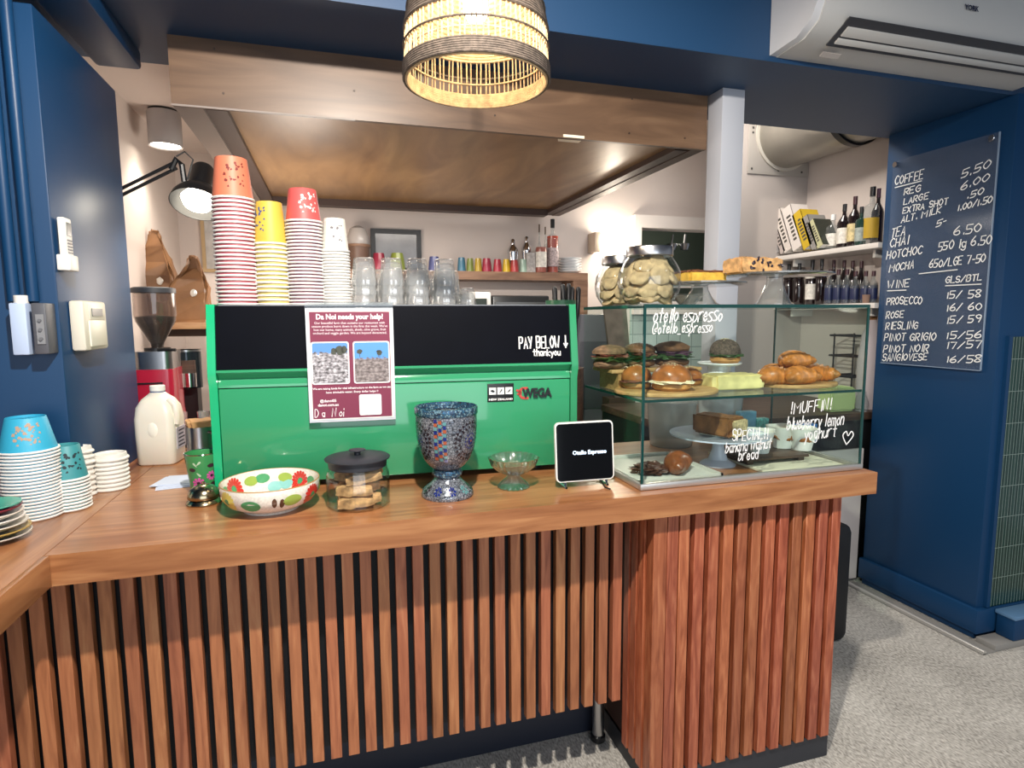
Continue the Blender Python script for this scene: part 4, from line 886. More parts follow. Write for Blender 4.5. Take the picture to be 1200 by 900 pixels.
slab(c.x-a.x, .10, hh, 2).build('sponge', mat('yellow_sponge', 'd2a941', .8, var=(40, .25)), t, ang=60); b = slab(c.x-a.x+.003, .103, .007, 9); b.build('browned_top', mat('dark_bake', '6e4023', .7, var=(50, .4)), t, (0, 0, hh-.004))
one(MB().prism(rrect(-.011, .011, 0, .042, .002), .001, frame_T((0, 0, 0), (1, 0, 0), (0, 0, 1))), 'price_card', paper_w, 'small white card standing behind the yellow cake', 'card', (ony(827, 316, 1.86).x, 1.86, z1+.001))
a, c = ony(858, 320, 1.66), ony(909, 320, 1.66); hh = 17*dist(P2)
t = thing('blueberry_loaf', 'blueberry loaf with dark fruit on the right glass cake stand', 'cake', ((a.x+c.x)/2, 1.67, z2+.001)); W_ = c.x-a.x
slab(W_, .09, hh, 5, .006).build('loaf', mat('loaf_crumb', 'c99c66', .7, var=(45, .45), bump=(60, .6)), t, ang=60)
b = MB(); rnd = random.Random(8)
for q in range(26):
    if q < 17: c_ = (rnd.uniform(-.25, .5)*W_, -.046, rnd.uniform(.1, .95)*hh)
    else: c_ = (rnd.uniform(-.3, .5)*W_, rnd.uniform(-.04, .04), hh)
    b.blob(c_, (rnd.uniform(.003, .008), .004, rnd.uniform(.003, .007)), q, .3, 1)
o = b.build('blueberries', mat('berry', '231a2c', .4), t); o['kind'] = 'stuff'
# pale cone below the cake plate, built as a small filled bowl
P = ony(812, 350, 1.86); t = thing('glass_bowl', 'flared glass bowl of pale crumbs under the yellow cake stand edge', 'bowl', (P.x-.01, 2.0-.12, ZC))
# (stands beside the foot, below the plate)
Rb = 40*dist(P)/2
MB().lathe([(0, 0), (Rb*.35, 0), (Rb*.4, .003), (Rb*.98, .042), (Rb, .044), (Rb*.93, .044), (Rb*.36, .006), (0, .006)], seg=36).build('body', clear, t)
MB().lathe([(0, .004), (Rb*.34, .007), (Rb*.80, .036), (Rb*.5, .040), (0, .041)], seg=32).build('filler', mat('pale_filler', 'd5cdc0', .9, bump=(120, 1)), t)

# --- middle shelf: sandwiches, buns, croissants
ZS = csh+.0008
def rboard(px0, px1, py, Y, name, label, th=.012, z=None, ry=.62):
    a, c = ony(px0, py, Y), ony(px1, py, Y); P = (a+c)/2; R = (c.x-a.x)/2; b = MB()
    zz = ZS if z is None else z; b.lathe([(0, 0), (R-.003, 0), (R, .003), (R, th-.003), (R-.003, th), (0, th)], seg=44)
    b.v = [(x, y*ry, zv) for x, y, zv in b.v]; o = one(b, name, board_wood, label, 'board', (P.x, Y, zz)); return P, zz+th, R
zr = ony(750, 430, 1.80).z
t = thing('wooden_riser', 'raised wooden serving board on legs at the left of the case shelf', 'serving stand', (1.0, 1.80, ZS))
a, c = ony(692, 430, 1.80), ony(820, 430, 1.80); W_ = c.x-a.x; cxm = (a.x+c.x)/2; t.location.x = cxm
W_ = min(W_, 2*(cxm-cx0-.010))
MB().box(-W_/2, W_/2, -.075, .075, zr-ZS-.012, zr-ZS, .003).build('top_board', board_wood, t)
for x in (-W_*.40, W_*.42): MB().box(x-.008, x+.008, -.07, .07, 0, zr-ZS-.012).build('leg', board_wood, t)
def sandwich(px, py_top, wpx, Y, z, name, label, top, fill, seed, d=.10, rz=0):
    P = ony(px, 400, Y); w_ = wpx*dist(P)/2; ht = ony(px, py_top, Y).z-z; t = thing(name, label, 'sandwich', (P.x, Y, z+.0008), rz)
    MB().blob((0, 0, ht*.18), (w_, d/2, ht*.22), seed, .12, 3).build('bottom_bread', top, t)
    MB().blob((0, -.004, ht*.42), (w_*.98, d/2+.004, ht*.17), seed+1, .55, 3, 4).build('salad', leaf_m, t)
    MB().blob((.004, -.003, ht*.52), (w_*.94, d/2+.002, ht*.13), seed+2, .5, 3, 4).build('filling', fill, t)
    MB().blob((0, .002, ht*.70), (w_*1.0, d/2-.002, ht*.30), seed+3, .12, 3, flat=-.25).build('top_bread', top, t)
grain = mat('grain_bread', '7b6248', .8, var=(70, .4), bump=(80, .6)); rye = mat('toasted_bread', '6d4a30', .7, var=(50, .35), bump=(60, .5)); dark_seed = mat('dark_seeded', '57493f', .85, var=(120, .6), bump=(110, 1))
ZR = zr
sandwich(715, 404, 40, 1.775, ZR, 'sandwich', 'grain bread sandwich with salad at the left end of the riser', grain, ham, 1)
sandwich(750, 402, 38, 1.80, ZR, 'sandwich', 'middle sandwich with shredded brown filling on the riser', rye, mat('pulled', '5d3a28', .6, var=(60, .5), bump=(60, 1)), 11)
sandwich(788, 400, 44, 1.785, ZR, 'sandwich', 'toasted sandwich with purple filling at the right end of the riser', rye, mat('purple_slaw', '4a2c40', .5, var=(50, .4)), 21)
Pb, zb_, Rb = rboard(724, 834, 459, 1.66, 'round_board', 'round wooden board under the brioche buns on the case shelf', ry=.8)
def bun(px, py0, wpx, Y, z, label, topm, fillm, seed, nm='brioche_roll'):
    P = ony(px, 440, Y); R = wpx*dist(P)/2; ht = ony(px, py0, Y).z-z; t = thing(nm, label, 'bread roll', (P.x, Y, z+.0008))
    MB().lathe([(0, 0), (R*.8, 0), (R*.95, ht*.1), (R*.93, ht*.24), (0, ht*.26)], seg=32).build('base', mat('bun_base', 'c08a4c', .6, var=(30, .25)), t)
    MB().blob((0, -.004, ht*.32), (R*1.05, R*.98, ht*.11), seed, .4, 3, 3).build('filling', fillm, t)
    MB().blob((0, 0, ht*.42), (R, R*.95, ht*.58), seed+1, .05, 3, flat=-.15).build('top', topm, t)
    b = MB(); rnd = random.Random(seed)
    for k in range(24):
        a = rnd.uniform(0, 2*pi); q = rnd.uniform(0, .62); b.blob((R*q*cos(a), R*.95*q*sin(a), ht*.42+ht*.58*math.sqrt(1-q*q)*1.005), (.0025, .002, .0012), k, 0, 1)
    o = b.build('seeds', mat('sesame', 'e8d9b0', .6), t); o['kind'] = 'stuff'
bun(746, 428, 36, 1.70, zb_, 'shiny brioche roll at the left, partly behind the case corner', crust, ham, 31)
bun(787, 426, 47, 1.62, zb_, 'big glossy seeded brioche roll with white filling in front', crust, cream, 41)
bun(806, 430, 34, 1.74, zb_, 'brioche roll mostly hidden behind the big seeded one', crust, ham, 51)
P = ony(843, 425, 1.80); zt = P.z; R = 50*dist(P)/2; t = thing('white_stand', 'small white raised dish under the dark seeded roll', 'stand', (P.x, 1.80, ZS)); h_ = zt-ZS
MB().lathe([(0, h_-.008), (R*.9, h_-.008), (R, h_-.002), (R, h_+.002), (R*.95, h_), (0, h_-.001)], seg=40).build('plate', porcelain, t); MB().lathe([(0, 0), (R*.6, 0), (R*.58, .01), (R*.5, h_-.008), (0, h_-.008)], seg=32).build('base', porcelain, t)
bun(849, 397, 36, 1.79, zt, 'dark seeded roll with salad on the small white stand', dark_seed, leaf_m, 61, 'seeded_roll')
# yellow wrap
P = ony(857, 452, 1.68); w_ = 70*dist(P)/2; ht = 17*dist(P)
b = slab(2*w_, .09, ht, 12, .004); one(b, 'wrapped_roll', mat('yellow_wrap', 'ddd08f', .6, var=(20, .2), bump=(30, .8)), 'pale yellow wrapped roll on the case shelf between buns and croissants', 'wrap', (P.x, 1.68, ZS), ang=60)
# croissants
def croissant_mesh(L, R, seed, m=None, bend=1.9, ridge=9):
    b = MB(); n = 46; k = 14; vs = []; fs = []; rnd = random.Random(seed)
    for i in range(n):
        u = i/(n-1); a = (u-.5)*bend; rad = L/bend; c = Vector((rad*sin(a), rad*(cos(a)-1), 0)); e_ = abs(2*u-1)
        rr = R*(1-e_**1.7)**.62*(1+.24*((u*ridge) % 1-.5)); rr = max(rr, .003); tan = Vector((cos(a), -sin(a), 0)); nr = Vector((sin(a), cos(a), 0))
        for j in range(k):
            q = 2*pi*j/k; z = rr*sin(q)*.85; vs.append(c+nr*rr*cos(q)+Vector((0, 0, max(z, -R*.62)+R*.62)))
    for i in range(n-1):
        for j in range(k): fs.append((i*k+j, i*k+(j+1) % k, (i+1)*k+(j+1) % k, (i+1)*k+j))
    fs += [tuple(range(k)), tuple((n-1)*k+j for j in range(k))]; b.add(vs, fs); return b.build('croissant', m or mat('croissant_gold', 'b5702f', .38, var=(38, .5), bump=(50, .5), coat=.15), ang=60)
Pb, zb_, Rb = rboard(888, 972, 451, 1.69, 'round_board', 'wooden board under the pile of croissants', ry=.75)
lab = ['almond croissant at the back left of the croissant pile', 'croissant at the left end of the pile by the yellow wrap', 'croissant at the front middle of the pile', 'croissant at the right end of the pile', 'croissant lying on top of the pile']
c0 = croissant_mesh(.17, .037, 1)
kpx = dist(Pb); zc = zb_+.0008
for k, (px, Y, dz, rz) in enumerate(((906, 1.735, 0, .5), (908, 1.655, 0, -.3), (934, 1.63, 0, .1), (955, 1.69, 0, -.45), (928, 1.69, .048, .15))):
    o = c0 if not k else c0.copy()
    if k: COL.objects.link(o)
    P = ony(px, 445, Y); o.location = (P.x, Y, zc+dz); o.rotation_euler = (0, 0, rz); o.scale = (.92, 1.1, 1.08); tag(o, lab[k], 'croissant', 'croissants piled on the wooden board')

# --- bottom of the case
ZD = ZT+.001
P = onz(776, 556, ZD)
t = thing('pastry_tray', 'pale plastic tray under the chocolate pastries at the left of the case', 'tray', (cx0+.16, 1.70, ZD))
MB().box(-.145, .145, -.155, .17, 0, .006, .003).build('base', mat('tray_pale', 'd6d6cf', .4), t); b = MB()
for x0, x1, y0, y1 in ((-.145, .145, -.155, -.147), (-.145, .145, .162, .17), (-.145, -.137, -.155, .17), (.137, .145, -.155, .17)): b.box(x0, x1, y0, y1, .004, .016)
b.build('raised_rim', mat('tray_pale', 'd6d6cf'), t)
P = onz(769, 556, ZD+.01); b = MB(); b.blob((0, 0, .012), (.058, .045, .018), 3, .45, 4, 3.5, flat=-.6)
one(b, 'chocolate_pastry', choc, 'flat dark chocolate pastry on the tray in the case corner', 'pastry', (P.x, P.y+.035, ZD+.0085), ang=70)
o = croissant_mesh(.19, .044, 2, mat('choc_croissant', '7c4628', .3, var=(30, .45), bump=(50, .6), coat=.3)); P = onz(803, 556, ZD+.01); o.location = (P.x, P.y+.05, ZD+.0075); o.rotation_euler = (0, 0, .75); o.scale = (.8, .85, 1); tag(o, 'chocolate-glazed croissant on the tray at the bottom of the case', 'croissant')
P = onz(836, 549, ZD); Y = P.y+.045; a, c = ony(793, 508, Y), ony(889, 508, Y); zt = ony(836, 509, Y).z; R = (c.x-a.x)/2; h_ = zt-ZD
t = thing('white_cake_stand', 'white ceramic cake stand holding the banana bread in the case', 'cake stand', ((a.x+c.x)/2, Y, ZD)); rf = 38*dist(P)/2
MB().lathe([(0, h_-.010), (R*.8, h_-.008), (R, h_-.002), (R, h_+.003), (R*.96, h_+.002), (R*.86, h_-.002), (0, h_-.003)], seg=48).build('plate', blue_white, t)
MB().lathe([(0, 0), (rf*1.1, 0), (rf*1.1, .004), (rf*.95, .010), (rf*.62, h_*.18), (rf*.38, h_*.5), (rf*.33, h_*.8), (rf*.5, h_-.009), (0, h_-.009)], seg=40).build('foot', blue_white, t)
cxs = (a.x+c.x)/2
one(slab(.13, .12, .0015, 3, .001), 'parchment_sheet', paper_w, 'white parchment under the banana bread', 'paper', (cxs+.02, Y, zt+.0005), .5)
W_ = 60*dist(P); t = thing('banana_bread', 'cut loaf of banana bread on the white cake stand', 'cake', (cxs-.005, Y-.005, zt+.0025), -1.25)
slab(W_*.92, .085, .064, 6, .004).build('loaf', mat('banana_crust', '8a5a32', .6, var=(35, .35), bump=(60, .6)), t, ang=60)
b = slab(.004, .078, .056, 7, .002); b.build('cut_face', mat('banana_crumb', 'cbb184', .9, var=(80, .45), bump=(90, .9)), t, (W_*.46+.004, 0, .003))
P = onz(935, 549, ZD)
one(MB().box(-.16, .16, -.16, .15, 0, .008, .002), 'parchment_board', mat('parchment', 'd9d3bd', .7), 'cream board with parchment under the dark muffin tray', 'board', (1.455, 1.70, ZD))
t = thing('muffin_tray', 'dark tray holding three paper-wrapped muffins in the case', 'tray', (1.42, 1.715, ZD+.0085))
MB().box(-.135, .12, -.09, .09, .012, .022, .004).build('deck', dark_wood, t); b = MB()
for x in (-.11, .095): b.box(x-.012, x+.012, -.08, .08, 0, .012)
b.build('feet', dark_wood, t)
def muffin(x, y, z, label, rz, sc=1):
    t = thing('muffin', label, 'muffin', (x, y, z), rz, 'muffins on the dark tray'); R = .042*sc
    wob = lambda a, j: 1+(.14*cos(4*a+.5) if j > 2 else .02*cos(12*a))
    MB().lathe([(0, 0), (R*.72, 0), (R*.85, .025), (R*1.0, .045), (R*1.25, .078), (R*1.18, .078), (R*.92, .044)], seg=40, wob=wob).build('paper_case', paper_w, t, ang=70)
    MB().blob((0, 0, .042), (R*.97, R*.97, .022), int(x*100), .2, 3).build('crumb_top', brown_baked, t)
for px, Y, rz, lb in ((890, 1.70, .2, 'muffin in white paper at the left of the dark tray'), (917, 1.74, .9, 'muffin in white paper behind the other two on the tray'), (940, 1.69, .5, 'muffin in white paper at the right of the dark tray')):
    P = ony(px, 520, Y); muffin(P.x, Y, ZD+.0315, lb, rz)
def card(px0, px1, py0, py1, Y, name, m, label, z0=None, cat='box', d=.02):
    a, c = ony(px0, py0, Y), ony(px1, py1, Y); z0 = c.z if z0 is None else z0
    return one(MB().box(a.x, c.x, Y, Y+d, z0, a.z, .002), name, m, label, cat)
card(868, 886, 483, 505, 1.885, 'blue_carton', mat('pale_blue_print', '7eb4cf', .5, var=(20, .2)), 'pale blue carton standing at the back of the case', z0=ZD, d=.03)
o = card(887, 901, 491, 505, 1.88, 'aqua_carton', mat('aqua_print', '7fd0c8', .5, var=(90, .5)), 'small aqua patterned carton beside the pale blue one', z0=ZD, d=.03)
card(924, 957, 499, 517, 1.885, 'blue_packet', mat('bright_blue', '2f78c4', .4), 'bright blue packet behind the muffins', z0=ZD, d=.03)
frost = glass('frosted_plastic', (.8, .82, .82), .15, 1.2, haze=.45, hazecol=(.72, .72, .72))
def tub(px0, px1, py0, Y, z0, label):
    a, c = ony(px0, py0, Y), ony(px1, py0, Y); R = (c.x-a.x)/2; h_ = a.z-z0; t = thing('plastic_tub', label, 'tub', ((a.x+c.x)/2, Y, z0))
    MB().lathe([(0, 0), (R*.82, 0), (R*.86, .004), (R, h_-.008), (0, h_-.008)], seg=32).build('body', frost, t); MB().lathe([(0, h_-.010), (R*1.04, h_-.010), (R*1.04, h_), (0, h_)], seg=32).build('lid', frost, t)
tub(762, 812, 470, 2.03, ZT, 'frosted plastic tub with lid behind the case, at the left'); tub(822, 866, 462, 2.04, ZT, 'frosted plastic tub with lid behind the banana bread')
# ------------------------------------------------------------------ kitchen, left of and behind the machine
t = thing('side_bench', 'timber-topped kitchen bench behind the left end of the counter', 'bench', (-.4, 2.85, 0))
MB().box(-.495, .25, -.33, .30, .96, ZT, .003).build('bench_top', top_wood, t); MB().box(-.49, .24, -.30, .29, .002, .96).build('carcass', dark_wood, t)
# grinder with bean hopper
Y = 2.70; a, c = ony(158, 432, Y), ony(209, 527, Y); cx = ony(184, 400, Y).x; W_ = c.x-a.x
t = thing('coffee_grinder', 'red coffee grinder with a clear bean hopper beside the blue wall', 'coffee grinder', (cx, Y, ZT+.0005)); zt = a.z-ZT; zs = ony(184, 411, Y).z-ZT
red_m = mat('red_enamel', 'b01f3a', .25, coat=.4)
b = MB(); hw = W_/2; b.add(*loft([(0, hw*1.28, .12, .02, 0, 0), (.02, hw*1.28, .12, .02, 0, 0), (.05, hw*1.12, .11, .02, 0, 0), (.14, hw*1.0, .095, .02, 0, 0), (zt, hw, .09, .02, 0, 0)])); b.build('body', red_m, t, ang=50)
MB().box(-hw*.95, hw*.5, -.098, -.088, zt-.055, zt-.050).build('vent', black, t)
b = MB(); b.add(*loft([(zt, hw*.98, .088, .03, 0, 0), (zs, hw*1.0, .09, .03, 0, 0)])); b.build('steel_head', steel, t)
MB().cyl((0, 0, zs), hw*.7, .012, 28).build('collar', black, t)
zh0, zh1, zr_ = zs+.012, ony(184, 337, Y).z-ZT, ony(184, 368, Y).z-ZT; Rh = ony(205.5, 350, Y).x-cx
zb0 = ony(184, 378, Y).z-ZT
hop = [(Rh*.28, zh0), (Rh*.34, zh0+.02), (Rh*.72, zb0-.025), (Rh*.93, zb0+.004), (Rh, zb0+.03), (Rh*.98, zh1-.02)]
MB().lathe(hop+[(r-.003, z) for r, z in hop[::-1]], seg=36).build('hopper', glass('smoky_hopper', (.78, .74, .72), .02, 1.2, haze=.05, hazecol=(.6, .5, .45)), t)
MB().lathe([(0, zh1-.022), (Rh*1.03, zh1-.022), (Rh*1.03, zh1-.004), (Rh*.9, zh1), (0, zh1)], seg=36).build('hopper_lid', charcoal, t)
bean = MB().lathe([(0, zh0+.002), (Rh*.26, zh0+.002), (Rh*.32, zh0+.02), (Rh*.86, zb0), (Rh*.93, zb0+.022), (Rh*.4, zb0+.028), (0, zb0+.024)], seg=32); o = bean.build('coffee_beans', mat('beans', '150e0b', .4, bump=(150, 1.5)), t); o['kind'] = 'stuff'
MB().tube([(hw*.3, -.08, zs+.006), (hw*1.3, -.10, zs+.006)], .006, 8).build('dose_lever', black, t)
# second grinder (dark, glassy)
Y = 2.93; a, c = ony(201, 410, Y), ony(239, 470, Y); cx = (a.x+c.x)/2; R = (c.x-a.x)/2; t = thing('dark_grinder', 'dark cylindrical grinder with steel rim between red grinder and machine', 'coffee grinder', (cx, Y, ZT+.0005))
h_ = a.z-ZT
MB().cyl((0, 0, .20), R, h_-.20, 32).build('body', mat('dark_glassy', '2a333a', .12, .4), t); MB().lathe([(R*.96, h_-.008), (R*1.03, h_-.008), (R*1.03, h_), (0, h_)], seg=32).build('rim', steel, t)
MB().box(-R*.15, R*.75, -R*1.06, -R*.8, h_-.10, h_-.045).build('front_plate', dark_wood, t)
MB().cyl((R*.3, -R*.9, h_-.16), .028, .06, 20).build('spout', chrome, t); MB().box(-R*.8, R, -.06, .09, 0, .02, .004).build('foot', black, t); MB().box(-R*.6, R*.6, 0, .08, .02, .21).build('column', black, t)
# jug with kraft sheet
Y = 2.52; P = ony(235, 530, Y); t = thing('steel_jug', 'tall steel milk jug behind the green tumbler', 'jug', (P.x, 2.32, ZT+.0005)); P = ony(235, 510, 2.32); t.location.x = P.x; R = 31*dist(P)/2; h_ = ony(235, 499, 2.32).z-ZT
MB().lathe([(0, 0), (R*1.03, 0), (R*1.03, .005), (R, .012), (R*.95, h_*.6), (R*.97, h_), (R*.93, h_), (R*.9, .01), (0, .008)], seg=32).build('body', steel, t)
MB().tube([(R*.7, -R*.66, h_*.85), (R*1.25, -R*1.1, h_*.8), (R*1.25, -R*1.1, h_*.3), (R*.7, -R*.68, h_*.2)], .005, 8).build('handle', steel, t)
one(slab(.12, .10, .022, 4, .006), 'kraft_packet', mat('kraft_flat', 'b98d5c', .7), 'folded brown paper packet lying on the steel jug', 'packet', (P.x+.02, 2.32, ZT+h_+.001), .3)
for k, (px, lab) in enumerate(((221, 'left small shot glass on the bench beside the machine'), (246, 'right small shot glass on the bench touching the machine side'))):
    P = ony(px, 478, 2.75); R = .024; b = MB(); b.lathe([(0, 0), (R*.8, 0), (R, .06), (R*.92, .06), (R*.7, .006), (0, .006)], seg=24)
    one(b, 'shot_glass', cup_glass, lab, 'drinking glass', (P.x, 2.62, ZT+.075))
one(MB().box(-.10, .12, -.06, .06, 0, .072, .004), 'knock_box', soft_black, 'low dark box carrying the small shot glasses', 'box', (ony(236, 480, 2.62).x, 2.62, ZT+.001))
# shelf with kraft bags
zsf = ony(225, 378, 3.35).z
t = thing('bag_shelf', 'timber shelf on the left kitchen wall carrying brown coffee bags', 'shelf', (-.9, 3.45, zsf)); xs = ony(300, 380, 3.4).x
MB().box(.001, xs+.9, -.15, .20, -.032, 0, .002).build('board', wood('shelf_wood_light', [(.3, '9a7350'), (.5, 'ad8560'), (.7, 'bd976f')], (3, 25, 25), .5), t)
for y in (-.05, .15): MB().box(.001, .3, y-.012, y+.012, -.07, -.032).build('bracket', dark_wood, t)
def bag(px, wpx, py_top, Y, label, seed, lean=0, label_px=None):
    P = ony(px, 360, Y); w_ = wpx*dist(P)/2; h_ = ony(px, py_top, Y).z-zsf; t = thing('coffee_bag', label, 'paper bag', (P.x, Y, zsf+.001), 0, 'coffee bags on the left shelf')
    rnd = random.Random(seed); vs, fs = loft([(0, w_*.96, .045, .012, 0, 0), (h_*.05, w_, .05, .012, 0, 0), (h_*.3, w_, .048, .012, 0, 0), (h_*.52, w_*.92, .045, .012, lean*.2, 0), (h_*.68, w_*.66, .030, .008, lean*.5, 0), (h_*.82, w_*.36, .016, .006, lean*.9, 0), (h_*.95, w_*.22, .010, .004, lean, 0), (h_, w_*.16, .006, .003, lean*1.1, 0)])
    vs = [(x+rnd.uniform(-.009, .009), y+rnd.uniform(-.012, .012), z+(rnd.uniform(-.012, .012) if z > .02 else 0)) for x, y, z in vs]
    b = MB(); b.add(vs, fs); b.build('bag', kraft, t, flat=True)
    b = MB(); b.blob((w_*.35, -.052, h_*.45), (w_*.16, .004, w_*.2), seed, .2, 2); b.build('silver_sticker', mat('sticker_silver', 'd8d4cc', .3, .4), t)
bag(184, 45, 271, 3.49, 'tall brown kraft coffee bag with twisted top above the grinder', 1, .01)
bag(222, 44, 302, 3.375, 'shorter brown coffee bag with folded top beside the machine', 4, .03)
bag(150, 26, 274, 3.375, 'brown coffee bag mostly hidden behind the blue wall edge', 7, -.01)
a, c = ony(234, 253, 4.18), ony(262, 319, 4.18)
t = thing('framed_notice', 'pale wooden frame with a white notice on the kitchen wall behind the cups', 'picture frame', (a.x, 4.199, c.z)); W_, H_ = .23, a.z-c.z
b = MB(); b.box(0, .02, -.02, 0, 0, H_); b.box(W_-.02, W_, -.02, 0, 0, H_); b.box(.02, W_-.02, -.02, 0, 0, .02); b.box(.02, W_-.02, -.02, 0, H_-.02, H_); b.build('frame', mat('pale_oak', 'c2a67c', .5), t)
MB().box(.02, W_-.02, -.008, 0, .02, H_-.02).build('sheet', mat('notice_sheet', 'c9c7c4', .6, var=(30, .15)), t)
# ceiling can light and desk lamp
Y = 3.41; P = ony(193, 150, Y); zt = 2.519; zb_ = ony(193, 172, Y).z; t = thing('ceiling_can_light', 'white cylindrical spotlight on the kitchen ceiling at the left', 'ceiling light', (P.x, Y, zb_)); R = .075; h_ = zt-zb_
MB().lathe([(R*.9, .004), (R, 0), (R, h_-.012), (R*.98, h_-.010), (0, h_-.010)], seg=36).build('housing', mat('can_white', 'b9b6b6', .4), t); MB().cyl((0, 0, h_-.010), R*.9, .010, 30).build('mount', black, t)
MB().cyl((0, 0, .012), R*.88, .004, 30).build('diffuser', mat('warm_lens', 'fff4e2', .4, emit=9), t)
light('can_light_beam', 'SPOT', (P.x, Y, zb_-.01), 8, (1, .88, .74), .06, (P.x, Y, 0), spot=RAD(130), blend=.7)
b = MB(); b.tube([(-.13, 0, 0), (-.07, -.01, -.012), (0, 0, 0), (.03, 0, .004)], .006, 8); P = ony(137, 113, 2.75); one(b, 'ceiling_cable', black, 'short black cable across the white kitchen ceiling', 'cable', (P.x+.17, 2.75, 2.509))
Y = 2.62; Pt, Pb = ony(232, 183, Y), ony(231, 240, Y); t = thing('desk_lamp', 'black articulated desk lamp with a bright bulb beside the cup stacks', 'desk lamp', (Pb.x, Y, Pb.z)); k = dist(Pb)
R = 29.5*k; hS = 20*k; hT = (Pt-Pb).z
ax = Euler((-.50, .10, 0)).to_matrix().to_4x4()
MB().lathe([(R, 0), (R*.95, hS*.35), (R*.80, hS*.75), (R*.55, hS*1.15), (R*.46, hS*1.25), (R*.44, hT*.93), (R*.36, hT), (0, hT), (0, hT-.004), (R*.34, hT-.006), (R*.42, hT*.9), (R*.43, hS*1.23), (R*.52, hS*1.1), (R*.77, hS*.72), (R*.92, hS*.33), (R*.97, 0)], seg=44, T=ax).build('shade', black, t)
MB().lathe([(0, -.004), (R*.5, .0), (R*.62, hS*.35), (R*.4, hS*.9), (0, hS)], seg=32, T=ax).build('bulb', mat('lamp_bulb', 'fff3dc', .4, emit=12), t)
wire = MB()
A = ony(207, 193, Y)-Pb; B = ony(132, 230, 2.66)-Pb
for dz in (.012, -.012): MB().tube([A+Vector((0, 0, dz)), B+Vector((0, 0, dz))], .0065, 8).build('arm', black, t)
MB().tube([A+Vector((-.02, 0, -.02)), A+Vector((0, 0, .022)), A+Vector((.018, 0, .0)), Vector((-R*.4, 0, hS*1.2))], .011, 8).build('joint', black, t)
MB().tube([A+Vector((0, 0, .03)), A+Vector((.03, 0, .05)), A+Vector((.06, -.01, .02)), Vector((-R*.3, 0, hS*1.4))], .003, 6).build('cord', black, t)
MB().tube([B, B+Vector((-.05, .0, -.02)), Vector((-.9-Pb.x+.002, 2.66-Y, B.z-.03))], .009, 8).build('wall_arm', black, t)
light('desk_lamp_bulb', 'SPOT', (Pb.x, Y-.005, Pb.z-.01), 9, (1, .87, .70), .05, (Pb.x+.05, Y-.15, 0), spot=RAD(150), blend=.5)
# ------------------------------------------------------------------ back shelf
YB = 4.05; zsh = ony(600, 318.5, 3.97).z; x0, x1 = ony(400, 320, 3.97).x, ony(689, 320, 3.97).x
t = thing('back_shelf_unit', 'timber shelf unit along the kitchen back wall carrying cups and bottles', 'shelf', ((x0+x1)/2, 4.08, 0)); O = ((x0+x1)/2, 4.08, 0)
rel(MB().box(x0-.3, x1, 3.97, 4.198, zsh-.055, zsh), O).build('shelf_board', shelf_wood, t); xe = ony(672, 340, 3.97).x
rel(MB().box(xe, x1, 3.97, 4.198, .002, zsh-.056), O).build('side_panel', shelf_wood, t); rel(MB().box(x0-.3, x0-.25, 3.97, 4.198, .002, zsh-.056), O).build('side_panel', shelf_wood, t)
ZK = zsh+.0008
def at(px, Y=4.06): return ony(px, 318, Y)
def cupS(px, wpx, ytop, c, label, Y=4.06, nm='espresso_cup'):
    P = at(px, Y); R = wpx*dist(P)/2; h_ = ony(px, ytop, Y).z-zsh
    b = MB(); b.lathe([(0, 0), (R*.98, 0), (R, .006), (R*.9, h_*.6), (R*.74, h_), (R*.66, h_), (R*.65, h_-.006), (0, h_-.006)], seg=24)
    one(b, nm, mat('cup_'+c, c, .3, coat=.3), label, 'cup', (P.x, Y, ZK), group='coloured cups on the back shelf')
for px, w_, yt, c, lab in ((541, 10, 302, '3f6f86', 'slate blue cup on the back shelf right of the tumblers'), (551, 9, 303, '77823f', 'olive green cup on the back shelf'), (560.5, 9, 303, 'b79a36', 'mustard yellow cup next to the olive one on the back shelf'), (570.5, 11.5, 303, '9c2f45', 'bigger crimson cup in the middle of the back shelf row'), (583, 10.5, 304, 'a83040', 'smaller red cup just right of the crimson one'),
        (593.5, 9.5, 304, 'cfae2b', 'bright yellow cup left of the cocktail shakers'), (613, 10, 304, '9fb8a8', 'mint green cup in front of the second shaker')): cupS(px, w_, yt, c, lab, 4.02)
cupS(444.5, 16, 297, '8a1f3a', 'dark red mug on the shelf below the black frame', 4.0, 'mug'); cupS(466, 18, 297, '7d8a3a', 'olive mug behind the tumblers below the black frame', 4.0, 'mug'); cupS(509, 14, 301, '4c5280', 'indigo mug on the shelf right of the black frame', 4.0, 'mug')
cupS(603, 10, 305, 'a83a3a', 'red cup standing in front of the first cocktail shaker', 4.0)
